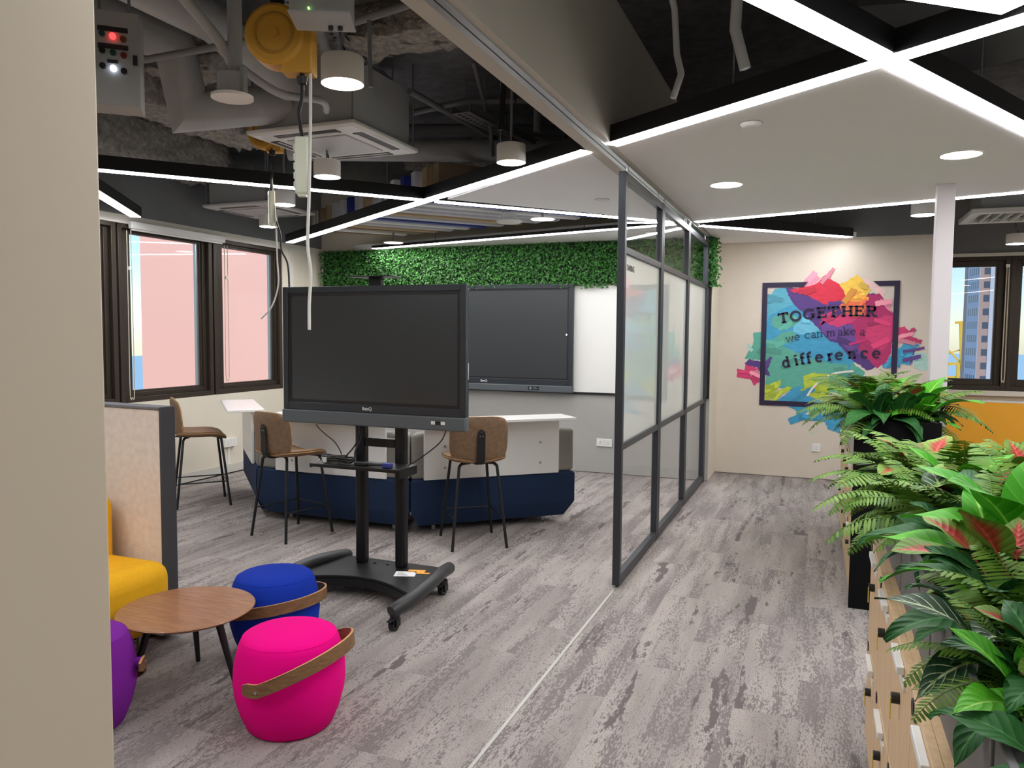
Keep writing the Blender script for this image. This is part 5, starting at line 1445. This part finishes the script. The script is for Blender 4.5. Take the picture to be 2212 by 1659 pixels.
# slab-serif letters drawn as strokes: each glyph in units of its own height (cap height or x-height = 1)
def arc(cx, cy, rx, ry, a0, a1, n=14):
    return [(cx + rx * math.cos(R(a0 + (a1 - a0) * i / n)), cy + ry * math.sin(R(a0 + (a1 - a0) * i / n))) for i in range(n + 1)]
def glyph(ch, w, s):
    """w stem width, s serif thickness; returns strokes (points, width) centred on x = 0"""
    h = w / 2
    G = {
     'T': [([(-.40, 1 - s * .6), (.40, 1 - s * .6)], s * 1.2), ([(0, 0), (0, 1)], w), ([(-.2, s / 2), (.2, s / 2)], s), ([(-.38, .72), (-.36, 1)], s), ([(.38, .72), (.36, 1)], s)],
     'O': [(arc(0, .5, .37, .43, 0, 360, 28), w * .85)],
     'G': [(arc(0, .5, .37, .43, 42, 330, 24), w * .85), ([(.33, .08), (.33, .45)], w * .9), ([(.12, .45), (.45, .45)], s), ([(.33, .70), (.35, .98)], s)],
     'E': [([(-.2, 0), (-.2, 1)], w), ([(-.38, s / 2), (.32, s / 2)], s), ([(-.38, 1 - s / 2), (.30, 1 - s / 2)], s), ([(-.2, .52), (.16, .52)], s), ([(.31, 0), (.33, .30)], s), ([(.29, 1), (.30, .74)], s), ([(.16, .40), (.16, .64)], s * .8)],
     'H': [([(-.28, 0), (-.28, 1)], w), ([(.28, 0), (.28, 1)], w), ([(-.28, .51), (.28, .51)], s), ([(-.47, s / 2), (-.10, s / 2)], s), ([(.10, s / 2), (.47, s / 2)], s), ([(-.47, 1 - s / 2), (-.10, 1 - s / 2)], s), ([(.10, 1 - s / 2), (.47, 1 - s / 2)], s)],
     'R': [([(-.22, 0), (-.22, 1)], w), ([(-.40, s / 2), (-.03, s / 2)], s), ([(-.40, 1 - s / 2), (.02, 1 - s / 2)] + arc(.04, .73, .24, .27 - s / 2, 90, -90, 12) + [(-.2, .46 + s / 2)], s * 1.15), (arc(.04, .73, .23, .22, 60, -60, 8), w * .8), ([(.02, .47), (.22, .10), (.30, s / 2), (.46, s / 2)], w * .85)],
     'w': [([(-.52, .96), (-.27, .02), (0, .92), (.27, .02), (.52, .96)], w * .9), ([(-.66, 1 - s / 2), (-.36, 1 - s / 2)], s), ([(.36, 1 - s / 2), (.66, 1 - s / 2)], s)],
     'e': [([(-.30, .52), (.34, .52)], s), (arc(0, .5, .36, .45, 0, 310, 22), w * .88)],
     'c': [(arc(.02, .5, .36, .45, 48, 312, 20), w * .88), ([(.28, .66), (.30, .95)], s)],
     'a': [(arc(-.05, .68, .25, .27, 150, 0, 10) + [(.20, .66), (.20, .14), (.28, .05), (.40, .06)], w * .9), (arc(-.07, .27, .25, .22, 70, 330, 14), w * .85)],
     'n': [([(-.26, 0), (-.26, 1)], w), ([(-.42, s / 2), (-.08, s / 2)], s), ([(-.42, 1 - s / 2), (-.26, 1 - s / 2)], s), ([(-.26, .70)] + arc(.02, .66, .25, .29, 140, 0, 10) + [(.27, 0)], w * .95), ([(.10, s / 2), (.44, s / 2)], s)],
     'm': [([(-.52, 0), (-.52, 1)], w), ([(-.68, s / 2), (-.36, s / 2)], s), ([(-.68, 1 - s / 2), (-.52, 1 - s / 2)], s), ([(-.52, .70)] + arc(-.27, .66, .23, .29, 140, 0, 10) + [(-.04, 0)], w * .95), ([(-.20, s / 2), (.12, s / 2)], s), ([(-.04, .70)] + arc(.21, .66, .23, .29, 140, 0, 10) + [(.44, 0)], w * .95), ([(.28, s / 2), (.60, s / 2)], s)],
     'k': [([(-.26, 0), (-.26, 1.5)], w), ([(-.42, s / 2), (-.08, s / 2)], s), ([(-.42, 1.5 - s / 2), (-.26, 1.5 - s / 2)], s), ([(-.22, .42), (.22, .95)], w * .8), ([(-.06, .58), (.26, .03)], w * .95), ([(.10, 1 - s / 2), (.40, 1 - s / 2)], s), ([(.12, s / 2), (.44, s / 2)], s)],
     'd': [([(.24, 0), (.24, 1.5)], w), ([(.06, 1.5 - s / 2), (.24, 1.5 - s / 2)], s), ([(.24, s / 2), (.42, s / 2)], s), (arc(-.05, .5, .31, .45, 40, 320, 20), w * .9)],
     'i': [([(0, 0), (0, 1)], w), ([(-.18, s / 2), (.20, s / 2)], s), ([(-.18, 1 - s / 2), (0, 1 - s / 2)], s), ([(-.01, 1.22), (-.01, 1.46)], w * 1.2)],
     'f': [([(-.06, 0), (-.06, 1.18)] + arc(.20, 1.18, .26, .28, 180, 60, 8), w), ([(-.24, s / 2), (.18, s / 2)], s), ([(-.24, 1 - s / 2), (.26, 1 - s / 2)], s)],
     'r': [([(-.12, 0), (-.12, 1)], w), ([(-.30, s / 2), (.10, s / 2)], s), ([(-.30, 1 - s / 2), (-.12, 1 - s / 2)], s), ([(-.12, .62), (.02, .86), (.16, .93), (.32, .90)], w * .95)],
    }
    return G[ch]
r_ = random.Random(2)
for st_, ch, lx, lz, hh, an in LETTERS:
    w, s = {'cap': (.235, .14), 'bold': (.29, .18), 'light': (.15, .11)}[st_]
    b = B(); ca, sa = math.cos(R(an)), math.sin(R(an))
    for pts, wd in glyph(ch, w, s):
        P2 = [Vector((x * hh * 1.14, z * hh)) for x, z in pts]
        closed = (P2[0] - P2[-1]).length < 1e-4
        lf, rg = [], []
        for i, p_ in enumerate(P2):
            a = P2[i - 1] if i else (P2[-2] if closed else None)
            c = P2[i + 1] if i < len(P2) - 1 else (P2[1] if closed else None)
            t1 = (p_ - a).normalized() if a else (c - p_).normalized()
            t2 = (c - p_).normalized() if c else t1
            td = (t1 + t2).normalized()
            k2 = 1 / max(.5, td.dot(t1))
            nr = Vector((-td.y, td.x)) * wd * hh / 2 * k2
            lf.append(p_ + nr); rg.append(p_ - nr)
        for i in range(len(P2) - 1):
            b.add([(v.x * ca - v.y * sa, 0, v.x * sa + v.y * ca) for v in (lf[i], rg[i], rg[i + 1], lf[i + 1])], [(0, 1, 2, 3)])
    o = link('letter', b.mesh('letter', DP, False), mu, (lx, -.0006 - k * .0001, lz))

# ---------------------------------------------------------------- power outlets, roller blind, chains
def outlet(loc, rz, n, label, depth=.012, w=.085):
    t = thing('power_outlet', label, 'outlet', loc, rz)
    for i in range(n):
        x = (i - (n - 1) / 2) * (w + .002)
        pl_ = B().box(x - w / 2, x + w / 2, -depth, -.0005, -w / 2, w / 2).build('plate', WPLAST, t, bevel=.003)
        B().box(x - .006, x + .006, -depth - .004, -depth, .012, .026).build('rocker', WPLAST, pl_)
        for hx, hz, ww, hh in ((0, .004, .004, .009), (-.011, -.016, .008, .004), (.011, -.016, .008, .004)):
            B().box(x + hx - ww / 2, x + hx + ww / 2, -depth - .0006, -depth, hz - hh / 2, hz + hh / 2).build('pin_hole', BLACKP, pl_)
    return t
outlet((-2.125, YT - .006, .332), 0, 2, 'white double power outlet on the grey wall left of the partition')
outlet((.016, YM, .33), 0, 1, 'white single power outlet on the mural wall')
outlet((XW, 6.41, .336), R(90), 2, 'white boxed power outlet on the wall beneath the windows', .045, .09)
tag(B().box(XW + .0, XW + .012, 6.40, 6.43, .10, .29).build('cable_trunking', WPLAST), 'white cable trunking below the boxed outlet', 'trunking')
rb = thing('roller_blind', 'white roller blind cassette over the nearer window', 'roller blind', (XW, 5.20, 0))
B().box(.002, .05, 0, 1.17, 2.42, 2.485).build('cassette', WPLAST, rb, bevel=.006)
B().box(.01, .03, .02, 1.15, 2.405, 2.42).build('hem_bar', WPLAST, rb)
for y, z, lab in ((5.19, .90, 'long bead chain at the left of the nearer window'), (6.405, 1.0, 'bead chain between the two pink windows')):
    c = thing('blind_chain', lab, 'blind chain', (XW + .02, y, 0))
    B().tube(smooth_path([(0, -.022, 2.40), (0, -.024, 1.6), (0, -.026, z + .05), (0, -.002, z), (0, .022, z + .05), (0, .024, 1.6), (0, .022, 2.40)], 4), .004, 6).build('bead_chain', mat('bead_chain', 'c9c2ae', .5), c)
    B().box(-.015, .012, -.012, .012, 2.05, 2.08).build('chain_weight', WPLAST, c)

# yellow workstation screens below the far windows
t = thing('yellow_screen', 'orange-yellow desk divider below the far window', 'divider', (1.3, 10.6, 0))
B().box(0, 3.0, 0, .035, .02, .735).build('fabric', mat('divider_orange', 'ffb938', .8, emit=0), t)
B().box(0, 3.0, -.004, .039, .735, .755).build('top_trim', WPLAST, t)
multi('foot', BLACKM, t, [B().box(x, x + .08, -.15, .2, 0, .02) for x in (.1, 2.8)])

# ---------------------------------------------------------------- outside
PK = mat('pink_facade', 'e8b6ab', .8)
t = thing('pink_building', 'pink rendered building close outside the left windows', 'building', (-10.2, 9.40, -25))
B().prism([(0, 0), (0, 30), (-6, 30), (-6, 8)], 0, 60).build('facade', PK, t)
# pale tower with windows, far outside
TW = mat('tower_white', 'c9c6cf', .8); TB = mat('tower_brown', 'b8978c', .8); TG = mat('tower_glass', '4d5668', .3)
t = thing('office_tower', 'tall pale and brown tower seen through the far window', 'building', (36.69, 220, -30))
B().add([(-1.2, 9, 0), (0, 0, 0), (2.18, 0, 0), (2.18, 14, 0), (-1.2, 14, 0), (-1.2, 9, 90), (0, 0, 90), (2.18, 0, 90), (2.18, 14, 90), (-1.2, 14, 90)],
        [(0, 1, 6, 5), (1, 2, 7, 6), (2, 3, 8, 7), (3, 4, 9, 8), (4, 0, 5, 9), (5, 6, 7, 8, 9)]).build('shaft', TB, t)
ev = Vector((-1.2, 9, 0)); el = ev.length; ed = ev.normalized(); en = Vector((-ed.y, ed.x, 0))
if en.x > 0: en = -en
def slab_on(a, c, z0, z1, n0, n1):
    A, C = ed * a, ed * c
    return B().add([A + en * n0 + Vector((0, 0, z0)), C + en * n0 + Vector((0, 0, z0)), C + en * n1 + Vector((0, 0, z0)), A + en * n1 + Vector((0, 0, z0)),
                    A + en * n0 + Vector((0, 0, z1)), C + en * n0 + Vector((0, 0, z1)), C + en * n1 + Vector((0, 0, z1)), A + en * n1 + Vector((0, 0, z1))],
                   [(3, 2, 1, 0), (4, 5, 6, 7), (0, 1, 5, 4), (1, 2, 6, 5), (2, 3, 7, 6), (3, 0, 4, 7)])
slab_on(0, el, 0, 90, .0, .06).build('pale_side', TW, t)
B().box(2.18, 4.45, -.05, 12, 0, 90).build('pale_wing', TW, t)
for fl in range(11):
    z = 47.2 + 3.335 * 2 - 3.335 * fl
    B().box(.95, 2.14, -.06, .2, z, z + 1.55).build('window', TG, t)
    for q in range(5):
        a = el * (.12 + .17 * q)
        slab_on(a, a + el * .075, z - .1, z + 1.7, .06, .10).build('window', TG, t)
CRY = mat('crane_yellow', 'e8b83a', .6)
t = thing('port_crane', 'yellow harbour crane standing left of the pale tower', 'crane', (44.5, 300, -30))
for x, w in ((-3.2, .9), (.2, 1.0), (2.0, .7)):
    B().bar((x * 1.1, 0, 0), (x, 0, 22.5), w, w).build('leg', CRY, t)
B().bar((-4.5, 0, 22.5), (3.2, 0, 22.8), .9, 1.0).bar((-4.5, 0, 18), (3.2, 0, 18.2), .7, .7).build('cross_beam', CRY, t)
B().bar((1.6, 0, 18), (.5, 0, 36.5), 1.1, 1.1).build('boom', CRY, t)
B().bar((-1.3, 0, 36.6), (1.1, 0, 36.8), .7, .8).build('boom_head', CRY, t)
B().bar((-4.5, 0, 29), (1.2, 0, 22.6), .6, .6).bar((-4.5, 0, 25.5), (.8, 0, 27.5), .4, .4).build('stay', CRY, t)
for i in range(6):
    B().bar((2.3 - i * .15, 0, 19 + i * 2.6), (1.2 - i * .15, 0, 21.2 + i * 2.6), .25, .25).build('lattice_bar', CRY, t)
t = thing('sea', 'pale blue sea and port ground on the horizon', 'sea', (60, 600, -31))
B().box(-900, 900, -450, 1200, -1, 0).build('water', mat('sea_blue', '8fb2c8', .5), t)
